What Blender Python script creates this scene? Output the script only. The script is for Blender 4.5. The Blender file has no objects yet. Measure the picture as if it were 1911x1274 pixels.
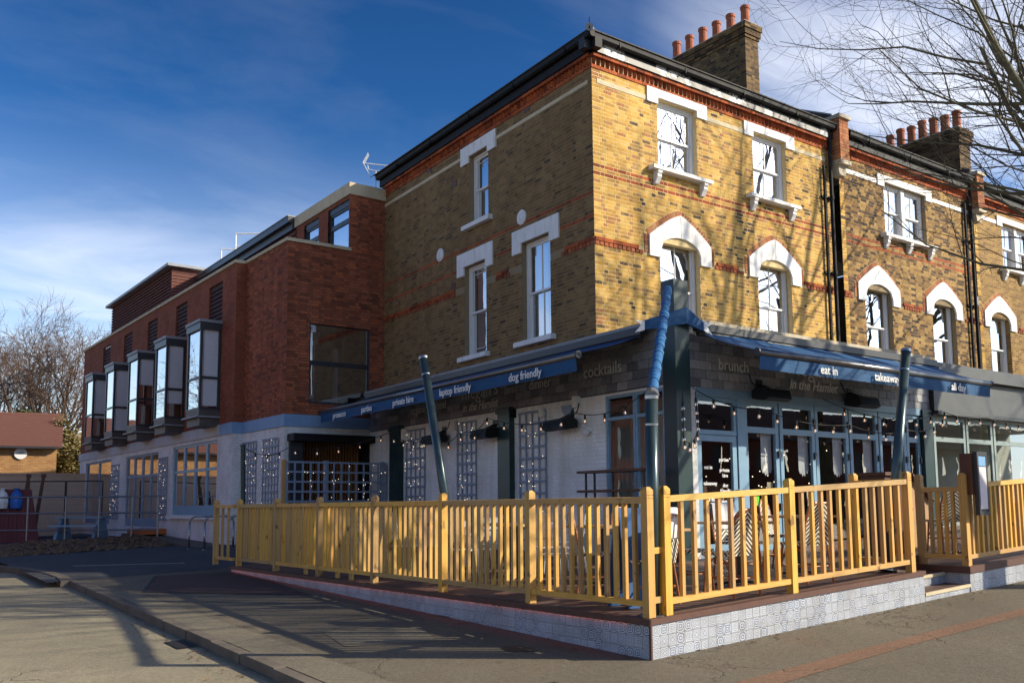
import bpy, math, random
import numpy as np
R = math.radians
random.seed(7)
sc = bpy.context.scene
col = sc.collection

# ------------------------------------------------------------------ camera
def cam_basis(yaw, p, r):
    cy, sy = math.cos(yaw), math.sin(yaw)
    fw = np.array([sy, cy, 0]); rt = np.array([cy, -sy, 0]); up = np.array([0, 0, 1.])
    f2 = fw*math.cos(p)+up*math.sin(p); u2 = up*math.cos(p)-fw*math.sin(p)
    r2 = rt*math.cos(r)+u2*math.sin(r); u3 = u2*math.cos(r)-rt*math.sin(r)
    return r2, u3, f2
CAM = np.array([-6.264, -6.432, 1.45])
RT, UP, FW = cam_basis(R(35.958), R(6.132), R(-.438))
cd = bpy.data.cameras.new('camera'); cam = bpy.data.objects.new('camera', cd); col.objects.link(cam)
from mathutils import Matrix, Vector
cam.matrix_world = Matrix(((RT[0], UP[0], -FW[0], CAM[0]), (RT[1], UP[1], -FW[1], CAM[1]), (RT[2], UP[2], -FW[2], CAM[2]), (0, 0, 0, 1)))
cd.sensor_width = 36; cd.lens = 36*1723.5/1911; cd.shift_y = 121.2/1911
cd.clip_end = 2000; cd.clip_start = .05
sc.camera = cam
# ------------------------------------------------------------------ light and sky
SUNV = np.array([.731, -.682, .515])            # towards the sun
EL = math.atan2(.515, math.hypot(.731, .682)); AZ = math.atan2(.731, -.682)
w = bpy.data.worlds.new('World'); sc.world = w; w.use_nodes = True
nt = w.node_tree; nt.nodes.clear()
def N(nt, t, **k):
    n = nt.nodes.new(t)
    for a, b in k.items(): setattr(n, a, b)
    return n
def setup_world():
    L = nt.links.new
    out = N(nt, 'ShaderNodeOutputWorld'); bg = N(nt, 'ShaderNodeBackground'); bg.inputs[1].default_value = .125
    sky = N(nt, 'ShaderNodeTexSky', sky_type='NISHITA'); sky.sun_disc = False
    sky.sun_elevation = EL; sky.sun_rotation = AZ; sky.air_density = 1.0; sky.dust_density = .35; sky.ozone_density = 2.4
    hs = N(nt, 'ShaderNodeHueSaturation'); hs.inputs['Saturation'].default_value = 1.08; hs.inputs['Value'].default_value = .225
    hs.inputs['Hue'].default_value = .497
    gm = N(nt, 'ShaderNodeGamma'); gm.inputs[1].default_value = 1.8; L(sky.outputs[0], gm.inputs[0]); L(gm.outputs[0], hs.inputs['Color'])
    tc = N(nt, 'ShaderNodeTexCoord'); sx = N(nt, 'ShaderNodeSeparateXYZ'); L(tc.outputs['Generated'], sx.inputs[0])
    zc = N(nt, 'ShaderNodeMath', operation='MAXIMUM'); zc.inputs[1].default_value = 0; L(sx.outputs[2], zc.inputs[0])
    za = N(nt, 'ShaderNodeMath', operation='ADD'); za.inputs[1].default_value = .22; L(zc.outputs[0], za.inputs[0])
    dv = N(nt, 'ShaderNodeVectorMath', operation='DIVIDE'); L(tc.outputs['Generated'], dv.inputs[0])
    cx = N(nt, 'ShaderNodeCombineXYZ'); 
    for i in range(3): L(za.outputs[0], cx.inputs[i])
    L(cx.outputs[0], dv.inputs[1])
    mp = N(nt, 'ShaderNodeMapping'); mp.inputs['Rotation'].default_value = (0, 0, R(30)); mp.inputs['Scale'].default_value = (1.0, 2.0, .4)
    mp.inputs['Location'].default_value = (-3.88, -2.59, 0)
    L(dv.outputs[0], mp.inputs['Vector'])
    n1 = N(nt, 'ShaderNodeTexNoise'); n1.inputs['Scale'].default_value = 1.25; n1.inputs['Detail'].default_value = 7; n1.inputs['Roughness'].default_value = .58; n1.inputs['Distortion'].default_value = .35
    L(mp.outputs[0], n1.inputs['Vector'])
    cr = N(nt, 'ShaderNodeValToRGB'); cr.color_ramp.elements[0].position = .46; cr.color_ramp.elements[1].position = .80
    cr.color_ramp.elements[0].color = (0, 0, 0, 1); cr.color_ramp.elements[1].color = (.9, .9, .9, 1)
    L(n1.outputs['Fac'], cr.inputs[0])
    el = N(nt, 'ShaderNodeMapRange'); el.inputs['From Min'].default_value = .16; el.inputs['From Max'].default_value = .33; el.inputs['To Min'].default_value = 1; el.inputs['To Max'].default_value = .07
    L(sx.outputs[2], el.inputs[0])
    fd = N(nt, 'ShaderNodeVectorMath', operation='DOT_PRODUCT'); L(tc.outputs['Generated'], fd.inputs[0]); fd.inputs[1].default_value = (.81, -.587, 0)   # the cloud bank lies to the south-east
    fm_ = N(nt, 'ShaderNodeMapRange', interpolation_type='SMOOTHSTEP'); fm_.inputs['From Min'].default_value = .08; fm_.inputs['From Max'].default_value = .34; L(fd.outputs['Value'], fm_.inputs[0])
    fx_ = N(nt, 'ShaderNodeMath', operation='MAXIMUM'); L(el.outputs[0], fx_.inputs[0]); L(fm_.outputs[0], fx_.inputs[1]); el = fx_
    cm = N(nt, 'ShaderNodeMath', operation='MULTIPLY'); L(cr.outputs[0], cm.inputs[0]); L(el.outputs[0], cm.inputs[1])
    mx = N(nt, 'ShaderNodeMixRGB'); mx.inputs[2].default_value = (7.2, 7.3, 7.7, 1)
    L(cm.outputs[0], mx.inputs[0]); L(hs.outputs[0], mx.inputs[1])
    # whitish haze low over the horizon
    hz = N(nt, 'ShaderNodeMapRange'); hz.inputs['From Min'].default_value = .0; hz.inputs['From Max'].default_value = .40
    hz.inputs['To Min'].default_value = .68; hz.inputs['To Max'].default_value = 0; hz.interpolation_type = 'SMOOTHSTEP'
    L(sx.outputs[2], hz.inputs[0])
    m2 = N(nt, 'ShaderNodeMixRGB'); m2.inputs[2].default_value = (5.7, 6.1, 6.7, 1)
    L(hz.outputs[0], m2.inputs[0]); L(mx.outputs[0], m2.inputs[1])
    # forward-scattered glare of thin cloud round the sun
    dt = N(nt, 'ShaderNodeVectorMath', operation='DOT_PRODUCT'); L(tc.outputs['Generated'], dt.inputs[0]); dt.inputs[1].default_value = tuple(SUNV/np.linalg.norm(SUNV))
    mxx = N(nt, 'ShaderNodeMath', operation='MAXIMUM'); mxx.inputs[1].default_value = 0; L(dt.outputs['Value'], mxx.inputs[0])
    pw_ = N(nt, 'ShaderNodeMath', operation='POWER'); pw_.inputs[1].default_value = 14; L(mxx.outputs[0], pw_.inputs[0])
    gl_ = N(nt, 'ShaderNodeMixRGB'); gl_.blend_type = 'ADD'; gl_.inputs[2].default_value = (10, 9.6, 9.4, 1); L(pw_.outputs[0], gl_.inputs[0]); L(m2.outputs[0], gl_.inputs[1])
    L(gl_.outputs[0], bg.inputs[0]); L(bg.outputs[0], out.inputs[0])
setup_world()
sd_ = bpy.data.lights.new('sun', 'SUN'); sd_.energy = 4.4; sd_.angle = R(.53); sd_.color = (1, .89, .69)
sun = bpy.data.objects.new('sun', sd_); col.objects.link(sun); sun.location = (20, -20, 25)
sun.rotation_euler = Vector(SUNV).to_track_quat('Z', 'Y').to_euler()
sc.view_settings.view_transform = 'Standard'; sc.view_settings.look = 'None'; sc.view_settings.exposure = .68; sc.view_settings.gamma = 1
sc.render.engine = 'CYCLES'
sc.cycles.max_bounces = 6; sc.cycles.diffuse_bounces = 3; sc.cycles.glossy_bounces = 3; sc.cycles.transparent_max_bounces = 8; sc.cycles.transmission_bounces = 2

# ------------------------------------------------------------------ mesh helpers
Z3 = np.array([0, 0, 1.])
class Frame:
    def __init__(s, O, U, Nn): s.O = np.array([O[0], O[1], 0.]); s.U = np.array([U[0], U[1], 0.]); s.N = np.array([Nn[0], Nn[1], 0.])
    def p(s, u, n, z): return s.O+s.U*u+s.N*n+Z3*z
    def off(s, n): f = Frame((0, 0), (1, 0), (0, 1)); f.O = s.O+s.N*n; f.U = s.U; f.N = s.N; return f
LOC = Frame((0, 0), (1, 0), (0, 1))
A1, A2, A3 = R(2.05), R(-.99), R(-1.09)
UC = (4.848, 6.228)
FR = Frame(UC, (1, 0), (0, -1))
SD = Frame(UC, (math.sin(A1), math.cos(A1)), (-math.cos(A1), math.sin(A1)))
SS = SD.off(.43)
SH = Frame((4.36, 3.79), (1, 0), (0, -1))
RF = Frame((2.46, 15.06), (1, 0), (0, -1))
RD0 = Frame((2.46, 15.06), (math.sin(A2), math.cos(A2)), (-math.cos(A2), math.sin(A2)))
RD = RD0.off(.28)

WL = {}
class MB:
    def __init__(s): s.v = []; s.f = []; s.a = []; s.uv = []
    def _add(s, vs, fs, a=0., uvs=None):
        b = len(s.v); s.v += [tuple(map(float, q)) for q in vs]
        for i, q in enumerate(fs): s.f.append(tuple(b+j for j in q)); s.a.append(a)
        s.uv += list(uvs) if uvs else [(0, 0)]*len(vs)
        return s
    def quad(s, a, b, c, d, at=0., uv=None): return s._add([a, b, c, d], [(0, 1, 2, 3)], at, uv)
    def hexa(s, P, at=0., skip=()):
        fs = [(0, 1, 2, 3), (7, 6, 5, 4), (0, 4, 5, 1), (1, 5, 6, 2), (2, 6, 7, 3), (3, 7, 4, 0)]
        return s._add(P, [f for i, f in enumerate(fs) if i not in skip], at)
    def box(s, F, u0, u1, n0, n1, z0, z1, at=0., zf=None):
        zf = zf or (lambda x, y: 0)
        P = []
        for z in (z0, z1):
            for (u, n) in ((u0, n0), (u1, n0), (u1, n1), (u0, n1)):
                q = F.p(u, n, z); q[2] += zf(q[0], q[1]); P.append(q)
        return s.hexa([P[0], P[1], P[2], P[3], P[4], P[5], P[6], P[7]], at)
    def cbox(s, c, sx, sy, sz, at=0.): return s.box(LOC, c[0]-sx/2, c[0]+sx/2, c[1]-sy/2, c[1]+sy/2, c[2]-sz/2, c[2]+sz/2, at)
    def ext(s, F, pts, n0, n1, at=0.):
        k = len(pts); vs = [F.p(u, n0, z) for u, z in pts]+[F.p(u, n1, z) for u, z in pts]
        fs = [tuple(range(k)), tuple(range(2*k-1, k-1, -1))]+[(i, (i+1) % k, k+(i+1) % k, k+i) for i in range(k)]
        return s._add(vs, fs, at)
    def strip(s, F, A, B, n0, n1, at=0.):            # band between polylines A and B (u,z), extruded
        for i in range(len(A)-1):
            s.ext(F, [A[i], A[i+1], B[i+1], B[i]], n0, n1, at)
        return s
    def tube(s, p, q, r0, r1=None, k=8, at=0., cap=True):
        r1 = r0 if r1 is None else r1
        p = np.array(p, float); q = np.array(q, float); d = q-p; L = np.linalg.norm(d)
        if L < 1e-6: return s
        d /= L; a = np.cross(d, [0, 0, 1.] if abs(d[2]) < .9 else [1., 0, 0]); a /= np.linalg.norm(a); b = np.cross(d, a)
        vs = []
        for (c, r) in ((p, r0), (q, r1)):
            for i in range(k):
                t = 2*math.pi*i/k; vs.append(c+r*(a*math.cos(t)+b*math.sin(t)))
        fs = [(i, (i+1) % k, k+(i+1) % k, k+i) for i in range(k)]
        if cap: fs += [tuple(range(k-1, -1, -1)), tuple(range(k, 2*k))]
        return s._add(vs, fs, at)
    def path(s, pts, r, k=6, at=0.):
        rs = r if hasattr(r, '__len__') else [r]*len(pts)
        for i in range(len(pts)-1): s.tube(pts[i], pts[i+1], rs[i], rs[i+1], k, at, cap=True)
        return s
    def lathe(s, c, prof, k=12, at=0.):                # prof: (r,z) list about vertical axis at c
        vs = []; fs = []
        for r, z in prof:
            for i in range(k):
                t = 2*math.pi*i/k; vs.append((c[0]+r*math.cos(t), c[1]+r*math.sin(t), c[2]+z))
        for j in range(len(prof)-1):
            for i in range(k): fs.append((j*k+i, j*k+(i+1) % k, (j+1)*k+(i+1) % k, (j+1)*k+i))
        fs += [tuple(range(k-1, -1, -1)), tuple((len(prof)-1)*k+i for i in range(k))]
        return s._add(vs, fs, at)
    def ball(s, c, r, k=8, sz=1., at=0.):
        pr = [(max(.001, r*math.sin(math.pi*j/6)), -r*sz*math.cos(math.pi*j/6)) for j in range(7)]
        return s.lathe(c, pr, k, at)
    def sheet(s, F, u0, u1, z0, z1, holes=(), n=0., at=0.):
        us = sorted({u0, u1} | {min(max(h[i], u0), u1) for h in holes for i in (0, 1)})
        zs = sorted({z0, z1} | {min(max(h[i], z0), z1) for h in holes for i in (2, 3)})
        for i in range(len(us)-1):
            for j in range(len(zs)-1):
                a, b, c, d = us[i], us[i+1], zs[j], zs[j+1]
                if b-a < 1e-5 or d-c < 1e-5: continue
                mu, mz = (a+b)/2, (c+d)/2
                if any(h[0] < mu < h[1] and h[2] < mz < h[3] for h in holes): continue
                s.quad(F.p(a, n, c), F.p(b, n, c), F.p(b, n, d), F.p(a, n, d), at, [(a, c), (b, c), (b, d), (a, d)])
        return s
    def reveal(s, F, h, depth, n=0.):                   # the four inner faces of an opening
        a, b, c, d = h
        for (p, q) in (((a, c), (a, d)), ((b, c), (b, d)), ((a, c), (b, c)), ((a, d), (b, d))):
            s.quad(F.p(p[0], n, p[1]), F.p(q[0], n, q[1]), F.p(q[0], n-depth, q[1]), F.p(p[0], n-depth, p[1]), .45, [(0, p[1]), (0, q[1]), (depth, q[1]), (depth, p[1])])
        return s
    def build(s, name, mat, parent=None, smooth=False, local=False, base=None):
        if not s.v: return None
        V = np.array(s.v, float)
        if local: o = np.zeros(3)
        elif base is not None: o = np.array(base, float)
        else: o = np.array([(V[:, 0].min()+V[:, 0].max())/2, (V[:, 1].min()+V[:, 1].max())/2, V[:, 2].min()])
        me = bpy.data.meshes.new(name); me.from_pydata((V-o).tolist(), [], s.f)
        at = me.attributes.new('rnd', 'FLOAT', 'FACE'); at.data.foreach_set('value', s.a)
        ul = me.uv_layers.new(name='uv'); li = np.empty(len(me.loops), np.int32); me.loops.foreach_get('vertex_index', li)
        ul.data.foreach_set('uv', np.array(s.uv, float)[li].ravel())
        if smooth: me.polygons.foreach_set('use_smooth', [True]*len(me.polygons))
        me.materials.append(mat)
        ob = bpy.data.objects.new(name, me); col.objects.link(ob)
        place(ob, o, parent)
        return ob
def place(ob, o, parent):
    WL[ob] = np.array(o, float)
    if parent is not None: ob.parent = parent; ob.location = tuple(np.array(o)-WL[parent])
    else: ob.location = tuple(o)
def inst(name, me, o, parent):
    ob = bpy.data.objects.new(name, me); col.objects.link(ob); place(ob, o, parent); return ob
def empty(name, loc, label, cat, group=None, rz=0):
    o = bpy.data.objects.new(name, None); col.objects.link(o); o.empty_display_size = .2
    place(o, loc, None); o.rotation_euler = (0, 0, rz)
    return tag(o, label, cat, group)
def sub(name, loc, parent):
    o = bpy.data.objects.new(name, None); col.objects.link(o); o.empty_display_size = .1; place(o, loc, parent); return o
def tag(o, label=None, cat=None, group=None, kind=None):
    if label: o['label'] = label
    if cat: o['category'] = cat
    if group: o['group'] = group
    if kind: o['kind'] = kind
    return o
def copy_tree(o, parent=None):
    c = o.copy(); col.objects.link(c)
    if parent is not None: c.parent = parent
    for ch in list(o.children): copy_tree(ch, c)
    return c

# ------------------------------------------------------------------ materials
def newmat(name):
    m = bpy.data.materials.new(name); m.use_nodes = True; n = m.node_tree; n.nodes.clear()
    out = N(n, 'ShaderNodeOutputMaterial'); b = N(n, 'ShaderNodeBsdfPrincipled'); n.links.new(b.outputs[0], out.inputs[0])
    return m, n, b, out
def noise(n, scale, detail=4, rough=.55, vec=None, stretch=None):
    t = N(n, 'ShaderNodeTexNoise'); t.inputs['Scale'].default_value = scale; t.inputs['Detail'].default_value = detail; t.inputs['Roughness'].default_value = rough
    if vec is None:
        g = N(n, 'ShaderNodeNewGeometry'); vec = g.outputs['Position']
    if stretch:
        mp = N(n, 'ShaderNodeMapping'); mp.inputs['Scale'].default_value = stretch; n.links.new(vec, mp.inputs[0]); vec = mp.outputs[0]
    n.links.new(vec, t.inputs['Vector']); return t
def ramp(n, fac, stops, interp='LINEAR'):
    r = N(n, 'ShaderNodeValToRGB'); r.color_ramp.interpolation = interp
    e = r.color_ramp.elements
    while len(e) < len(stops): e.new(.5)
    for x, (p, c) in zip(e, stops): x.position = p; x.color = (*c, 1)
    n.links.new(fac, r.inputs[0]); return r.outputs[0]
def mixc(n, fac, a, b, mode='MIX'):
    m = N(n, 'ShaderNodeMixRGB'); m.blend_type = mode
    for i, x in ((0, fac), (1, a), (2, b)):
        if hasattr(x, 'links'): n.links.new(x, m.inputs[i])
        else: m.inputs[i].default_value = x if i == 0 else (*x, 1)
    return m.outputs[0]
def math_(n, op, a, b=None, c=None):
    m = N(n, 'ShaderNodeMath', operation=op)
    for i, x in enumerate((a, b, c)):
        if x is None: continue
        if hasattr(x, 'links'): n.links.new(x, m.inputs[i])
        else: m.inputs[i].default_value = x
    return m.outputs[0]
def bump(n, b, h, strength=.3, dist=.01):
    k = N(n, 'ShaderNodeBump'); k.inputs['Strength'].default_value = strength; k.inputs['Distance'].default_value = dist
    n.links.new(h, k.inputs['Height']); n.links.new(k.outputs[0], b.inputs['Normal'])
def M(name, c1, c2=None, scale=6, rough=.7, metal=0, bmp=.15, dist=.004, detail=5, stretch=None, spec=.4, fine=True):
    m, n, b, o = newmat(name); c2 = c2 or tuple(x*.8 for x in c1)
    t = noise(n, scale, detail, stretch=stretch)
    c = ramp(n, t.outputs[0], [(.3, c2), (.7, c1)])
    if fine:
        t2 = noise(n, scale*9, 3, stretch=stretch); c = mixc(n, .22, c, ramp(n, t2.outputs[0], [(.3, tuple(x*.7 for x in c1)), (.7, tuple(min(1, x*1.15) for x in c1))]))
    n.links.new(c, b.inputs['Base Color']); b.inputs['Roughness'].default_value = rough; b.inputs['Metallic'].default_value = metal
    b.inputs['Specular IOR Level'].default_value = spec
    if bmp: bump(n, b, t.outputs[0], bmp, dist)
    return m
def brickmat(name, stops, wear=(.5, .42, .3), wearamt=.18, dark=None):
    m, n, b, o = newmat(name)
    a = N(n, 'ShaderNodeAttribute', attribute_name='rnd'); oi = N(n, 'ShaderNodeObjectInfo')
    v = math_(n, 'FRACT', math_(n, 'ADD', a.outputs['Fac'], math_(n, 'MULTIPLY', oi.outputs['Random'], .97)))
    cl_ = math_(n, 'MULTIPLY', math_(n, 'SUBTRACT', noise(n, .9, 4, .6).outputs[0], .42), .45); v = math_(n, 'MINIMUM', math_(n, 'MAXIMUM', math_(n, 'ADD', v, cl_), 0.), 1.)
    c = ramp(n, v, stops)
    t = noise(n, 28, 5, .65); t2 = noise(n, 1.1, 4, .6)
    c = mixc(n, math_(n, 'MULTIPLY', ramp(n, t.outputs[0], [(.45, (0, 0, 0)), (.72, (1, 1, 1))]), wearamt), c, wear)
    c = mixc(n, .7, c, ramp(n, t2.outputs[0], [(.25, (.68, .65, .60)), (.65, (1.08, 1.08, 1.08))]), 'MULTIPLY')
    stv = noise(n, 1.0, 5, .65, stretch=(2.2, 2.2, .22)); c = mixc(n, .5, c, ramp(n, stv.outputs[0], [(.32, (.62, .58, .52)), (.58, (1.06, 1.06, 1.06))]), 'MULTIPLY')
    if dark:
        t3 = noise(n, 60, 3, .7); c = mixc(n, ramp(n, t3.outputs[0], [(.64, (0, 0, 0)), (.72, (.6, .6, .6))]), c, dark)
    n.links.new(c, b.inputs['Base Color']); b.inputs['Roughness'].default_value = .88; b.inputs['Specular IOR Level'].default_value = .25
    bump(n, b, noise(n, 90, 4, .7).outputs[0], .5, .006)
    return m
def bricktex(name, c1, c2, mortar, bw=.225, bh=.075, ms=.012):
    m, n, b, o = newmat(name)
    uv = N(n, 'ShaderNodeUVMap', uv_map='uv'); t = N(n, 'ShaderNodeTexBrick'); n.links.new(uv.outputs[0], t.inputs['Vector'])
    t.inputs['Color1'].default_value = (*c1, 1); t.inputs['Color2'].default_value = (*c2, 1); t.inputs['Mortar'].default_value = (*mortar, 1)
    t.inputs['Scale'].default_value = 1; t.inputs['Mortar Size'].default_value = ms/2; t.inputs['Brick Width'].default_value = bw; t.inputs['Row Height'].default_value = bh
    t2 = noise(n, 1.3, 5, .6)
    c = mixc(n, .6, t.outputs['Color'], ramp(n, t2.outputs[0], [(.3, (.6, .56, .54)), (.7, (1.1, 1.1, 1.1))]), 'MULTIPLY')
    t3 = noise(n, 20, 3); c = mixc(n, .35, c, ramp(n, t3.outputs[0], [(.3, (.5, .5, .5)), (.7, (1.2, 1.2, 1.2))]), 'MULTIPLY')
    n.links.new(c, b.inputs['Base Color']); b.inputs['Roughness'].default_value = .9; b.inputs['Specular IOR Level'].default_value = .2
    bump(n, b, math_(n, 'SUBTRACT', 1, t.outputs['Fac']), .4, .01)
    return m
def glassmat(name, base=.10, edge=.85, tint=(.75, .8, .82), rough=.0, blend=.35):
    m, n, b, o = newmat(name); n.nodes.remove(b)
    tr = N(n, 'ShaderNodeBsdfTransparent'); tr.inputs[0].default_value = (*tint, 1)
    gl = N(n, 'ShaderNodeBsdfGlossy'); gl.inputs['Roughness'].default_value = rough; gl.inputs[0].default_value = (.95, .95, .97, 1)
    t = noise(n, 1.7, 2); bp = N(n, 'ShaderNodeBump'); bp.inputs['Strength'].default_value = .02; bp.inputs['Distance'].default_value = .05
    n.links.new(t.outputs[0], bp.inputs['Height']); n.links.new(bp.outputs[0], gl.inputs['Normal'])
    lw = N(n, 'ShaderNodeLayerWeight'); lw.inputs['Blend'].default_value = blend
    f = N(n, 'ShaderNodeMapRange'); f.inputs['To Min'].default_value = base; f.inputs['To Max'].default_value = edge
    n.links.new(lw.outputs['Facing'], f.inputs[0])
    mx = N(n, 'ShaderNodeMixShader'); n.links.new(f.outputs[0], mx.inputs[0]); n.links.new(tr.outputs[0], mx.inputs[1]); n.links.new(gl.outputs[0], mx.inputs[2])
    n.links.new(mx.outputs[0], o.inputs[0]); return m
def emis(name, c, s):
    m, n, b, o = newmat(name); b.inputs['Base Color'].default_value = (*c, 1); b.inputs['Emission Color'].default_value = (*c, 1); b.inputs['Emission Strength'].default_value = s; return m
def woodmat(name, c1, c2, knot=(.12, .05, .015), axis='z'):
    m, n, b, o = newmat(name); oi = N(n, 'ShaderNodeObjectInfo')
    st = {'z': (30, 30, 1.6), 'x': (1.6, 30, 30), 'y': (30, 1.6, 30), 'h': (4, 4, 30)}[axis]
    g = N(n, 'ShaderNodeNewGeometry'); ad = N(n, 'ShaderNodeVectorMath', operation='ADD'); n.links.new(g.outputs['Position'], ad.inputs[0])
    cxyz = N(n, 'ShaderNodeCombineXYZ'); 
    for i in range(3): n.links.new(math_(n, 'MULTIPLY', oi.outputs['Random'], 37.), cxyz.inputs[i])
    n.links.new(cxyz.outputs[0], ad.inputs[1])
    t = noise(n, 1, 5, .6, ad.outputs[0], st)
    c = ramp(n, t.outputs[0], [(.28, c2), (.72, c1)])
    k = noise(n, 7, 2, .5, ad.outputs[0], (1, 1, .6)); c = mixc(n, ramp(n, k.outputs[0], [(.66, (0, 0, 0)), (.72, (.8, .8, .8))]), c, knot)
    hv = N(n, 'ShaderNodeHueSaturation'); n.links.new(c, hv.inputs['Color'])
    n.links.new(math_(n, 'ADD', math_(n, 'MULTIPLY', oi.outputs['Random'], .48), .70), hv.inputs['Value'])
    n.links.new(math_(n, 'ADD', math_(n, 'MULTIPLY', math_(n, 'FRACT', math_(n, 'MULTIPLY', oi.outputs['Random'], 7.7)), .014), .494), hv.inputs['Hue'])
    n.links.new(math_(n, 'ADD', math_(n, 'MULTIPLY', oi.outputs['Random'], .18), .95), hv.inputs['Saturation'])
    n.links.new(hv.outputs[0], b.inputs['Base Color']); b.inputs['Roughness'].default_value = .62
    bump(n, b, t.outputs[0], .25, .003); return m
MT = {}
YEL = [(0, (.040, .026, .018)), (.05, (.09, .055, .03)), (.09, (.30, .17, .06)), (.25, (.48, .26, .050)), (.5, (.60, .355, .070)), (.7, (.64, .42, .12)), (.86, (.56, .30, .048)), (.95, (.42, .25, .08)), (1, (.38, .16, .06))]
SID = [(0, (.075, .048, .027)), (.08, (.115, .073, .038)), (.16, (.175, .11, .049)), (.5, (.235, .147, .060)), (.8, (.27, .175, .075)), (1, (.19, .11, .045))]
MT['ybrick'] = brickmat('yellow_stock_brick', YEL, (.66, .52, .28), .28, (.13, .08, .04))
MT['sbrick'] = brickmat('shade_toned_stock_brick', SID, (.36, .28, .18), .2)  # same stock brick as the front, with the side wall's shade darkened into it
H2B = [(0, (.035, .022, .016)), (.25, (.085, .05, .03)), (.45, (.22, .12, .04)), (.7, (.36, .21, .065)), (.9, (.43, .28, .10)), (1, (.25, .14, .05))]
MT['hbrick'] = brickmat('sooty_stock_brick', H2B, (.4, .3, .17), .2)
MT['cbrick'] = brickmat('sooty_chimney_brick', [(0, (.03, .022, .016)), (.4, (.10, .062, .03)), (.8, (.17, .105, .045)), (1, (.22, .14, .06))], (.2, .16, .1), .2)
MT['vbrick'] = brickmat('soft_red_rubber_brick', [(0, (.22, .075, .035)), (.4, (.36, .12, .05)), (.75, (.46, .18, .08)), (1, (.40, .22, .10))], (.55, .42, .28), .3)
MT['rbrick'] = brickmat('orange_red_brick', [(0, (.15, .034, .014)), (.35, (.33, .068, .02)), (.7, (.44, .105, .03)), (1, (.26, .06, .02))], (.5, .34, .22), .18)
MT['mbrick'] = brickmat('dark_red_brick', [(0, (.15, .052, .03)), (.3, (.29, .086, .042)), (.7, (.36, .11, .052)), (.93, (.41, .13, .064)), (1, (.48, .135, .05))], (.30, .12, .085), .15)
MT['wbrick'] = brickmat('white_painted_brick', [(0, (.76, .76, .76)), (1, (.84, .84, .84))], (.66, .65, .63), .12)
MT['mortar'] = M('lime_mortar', (.78, .61, .32), (.64, .48, .24), 10, .95)
MT['smortar'] = M('soot_and_shade_mortar', (.30, .23, .135), (.24, .18, .11), 10, .95)  # side wall's shade is mixed into this joint colour; the terrace shares it
MT['cmortar'] = M('sooty_chimney_mortar', (.20, .15, .09), (.12, .09, .06), 10, .95)
MT['rmortar'] = M('dark_mortar', (.15, .07, .055), (.10, .046, .038), 10, .95)
MT['wmortar'] = M('white_painted_joint', (.72, .72, .72), (.64, .64, .64), 10, .9)
MT['mbricktex'] = bricktex('dark_red_brickwork', (.35, .105, .054), (.26, .076, .042), (.21, .11, .075))
MT['obricktex'] = bricktex('tan_brickwork', (.44, .24, .09), (.32, .15, .055), (.42, .34, .24))
MT['wbricktex'] = bricktex('white_painted_brickwork', (.84, .84, .84), (.80, .80, .80), (.70, .70, .70))
MT['hbricktex'] = bricktex('stock_brickwork', (.40, .25, .08), (.20, .115, .045), (.42, .33, .2))
def grime(name, c1, c2, c3, rough=.6):
    m, n, b, o = newmat(name); t = noise(n, 3, 5, .6); c = ramp(n, t.outputs[0], [(.3, c2), (.7, c1)])
    st = noise(n, 1.6, 5, .7, stretch=(5, 5, .7)); c = mixc(n, ramp(n, st.outputs[0], [(.52, (0, 0, 0)), (.74, (.6, .6, .6))]), c, c3)
    fl_ = noise(n, 34, 3, .7); c = mixc(n, ramp(n, fl_.outputs[0], [(.68, (0, 0, 0)), (.74, (.5, .5, .5))]), c, c3)
    n.links.new(c, b.inputs['Base Color']); b.inputs['Roughness'].default_value = rough; bump(n, b, t.outputs[0], .15, .006); return m
MT['white'] = grime('white_masonry_paint', (.84, .84, .83), (.74, .74, .72), (.46, .42, .35))
MT['joinery'] = M('white_gloss_joinery', (.78, .78, .78), (.72, .72, .72), 5, .35, bmp=.03)
MT['stone'] = M('stone', (.55, .49, .38), (.40, .35, .26), 5, .85)
MT['cream'] = M('cream_stone', (.62, .53, .36), (.48, .40, .26), 4, .85)
MT['slate_roof'] = M('roof_slate', (.065, .058, .05), (.03, .029, .028), 8, .75, stretch=(1, 1, 1))
MT['slate'] = M('fascia_slate', (.115, .12, .135), (.07, .073, .085), 9, .55, bmp=.4, dist=.006)
MT['black'] = M('black_gloss_paint', (.012, .012, .014), (.008, .008, .009), 6, .6, bmp=.05, spec=.2)
MT['fascia'] = M('peeling_black_fascia_paint', (.02, .02, .025), (.012, .012, .015), 4, .45)
def peel():
    m, n, b, o = newmat('peeling_fascia'); t = noise(n, 1.6, 6, .7)
    c = ramp(n, t.outputs[0], [(.50, (.015, .016, .02)), (.53, (.55, .54, .52))]); n.links.new(c, b.inputs['Base Color']); b.inputs['Roughness'].default_value = .5; return m
MT['peel'] = peel()
MT['lead'] = M('lead_flashing', (.30, .31, .33), (.2, .21, .23), 6, .5)
MT['glass'] = glassmat('window_glass_bright', .36, .95, (.72, .74, .76), blend=.4)
MT['glass_side'] = glassmat('window_glass', .28, .9, (.8, .84, .86))
MT['glass_shop'] = glassmat('shop_glass', .05, .42, (.82, .85, .86))
MT['glass_low'] = glassmat('corner_window_glass', .03, .14, (.9, .92, .92))
MT['glass_red'] = glassmat('street_glass', .45, .95, (.6, .63, .66))
MT['room'] = M('dark_room', (.05, .045, .04), (.03, .028, .025), 3, .9, bmp=0)
MT['curtain'] = M('net_curtain', (.72, .72, .74), (.58, .58, .62), 3, .9, stretch=(14, 14, .4), bmp=.4, dist=.02)
MT['woodint'] = M('orange_wood_panelling', (.42, .18, .055), (.22, .085, .03), 1, .5, stretch=(14, 14, .5))
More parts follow.
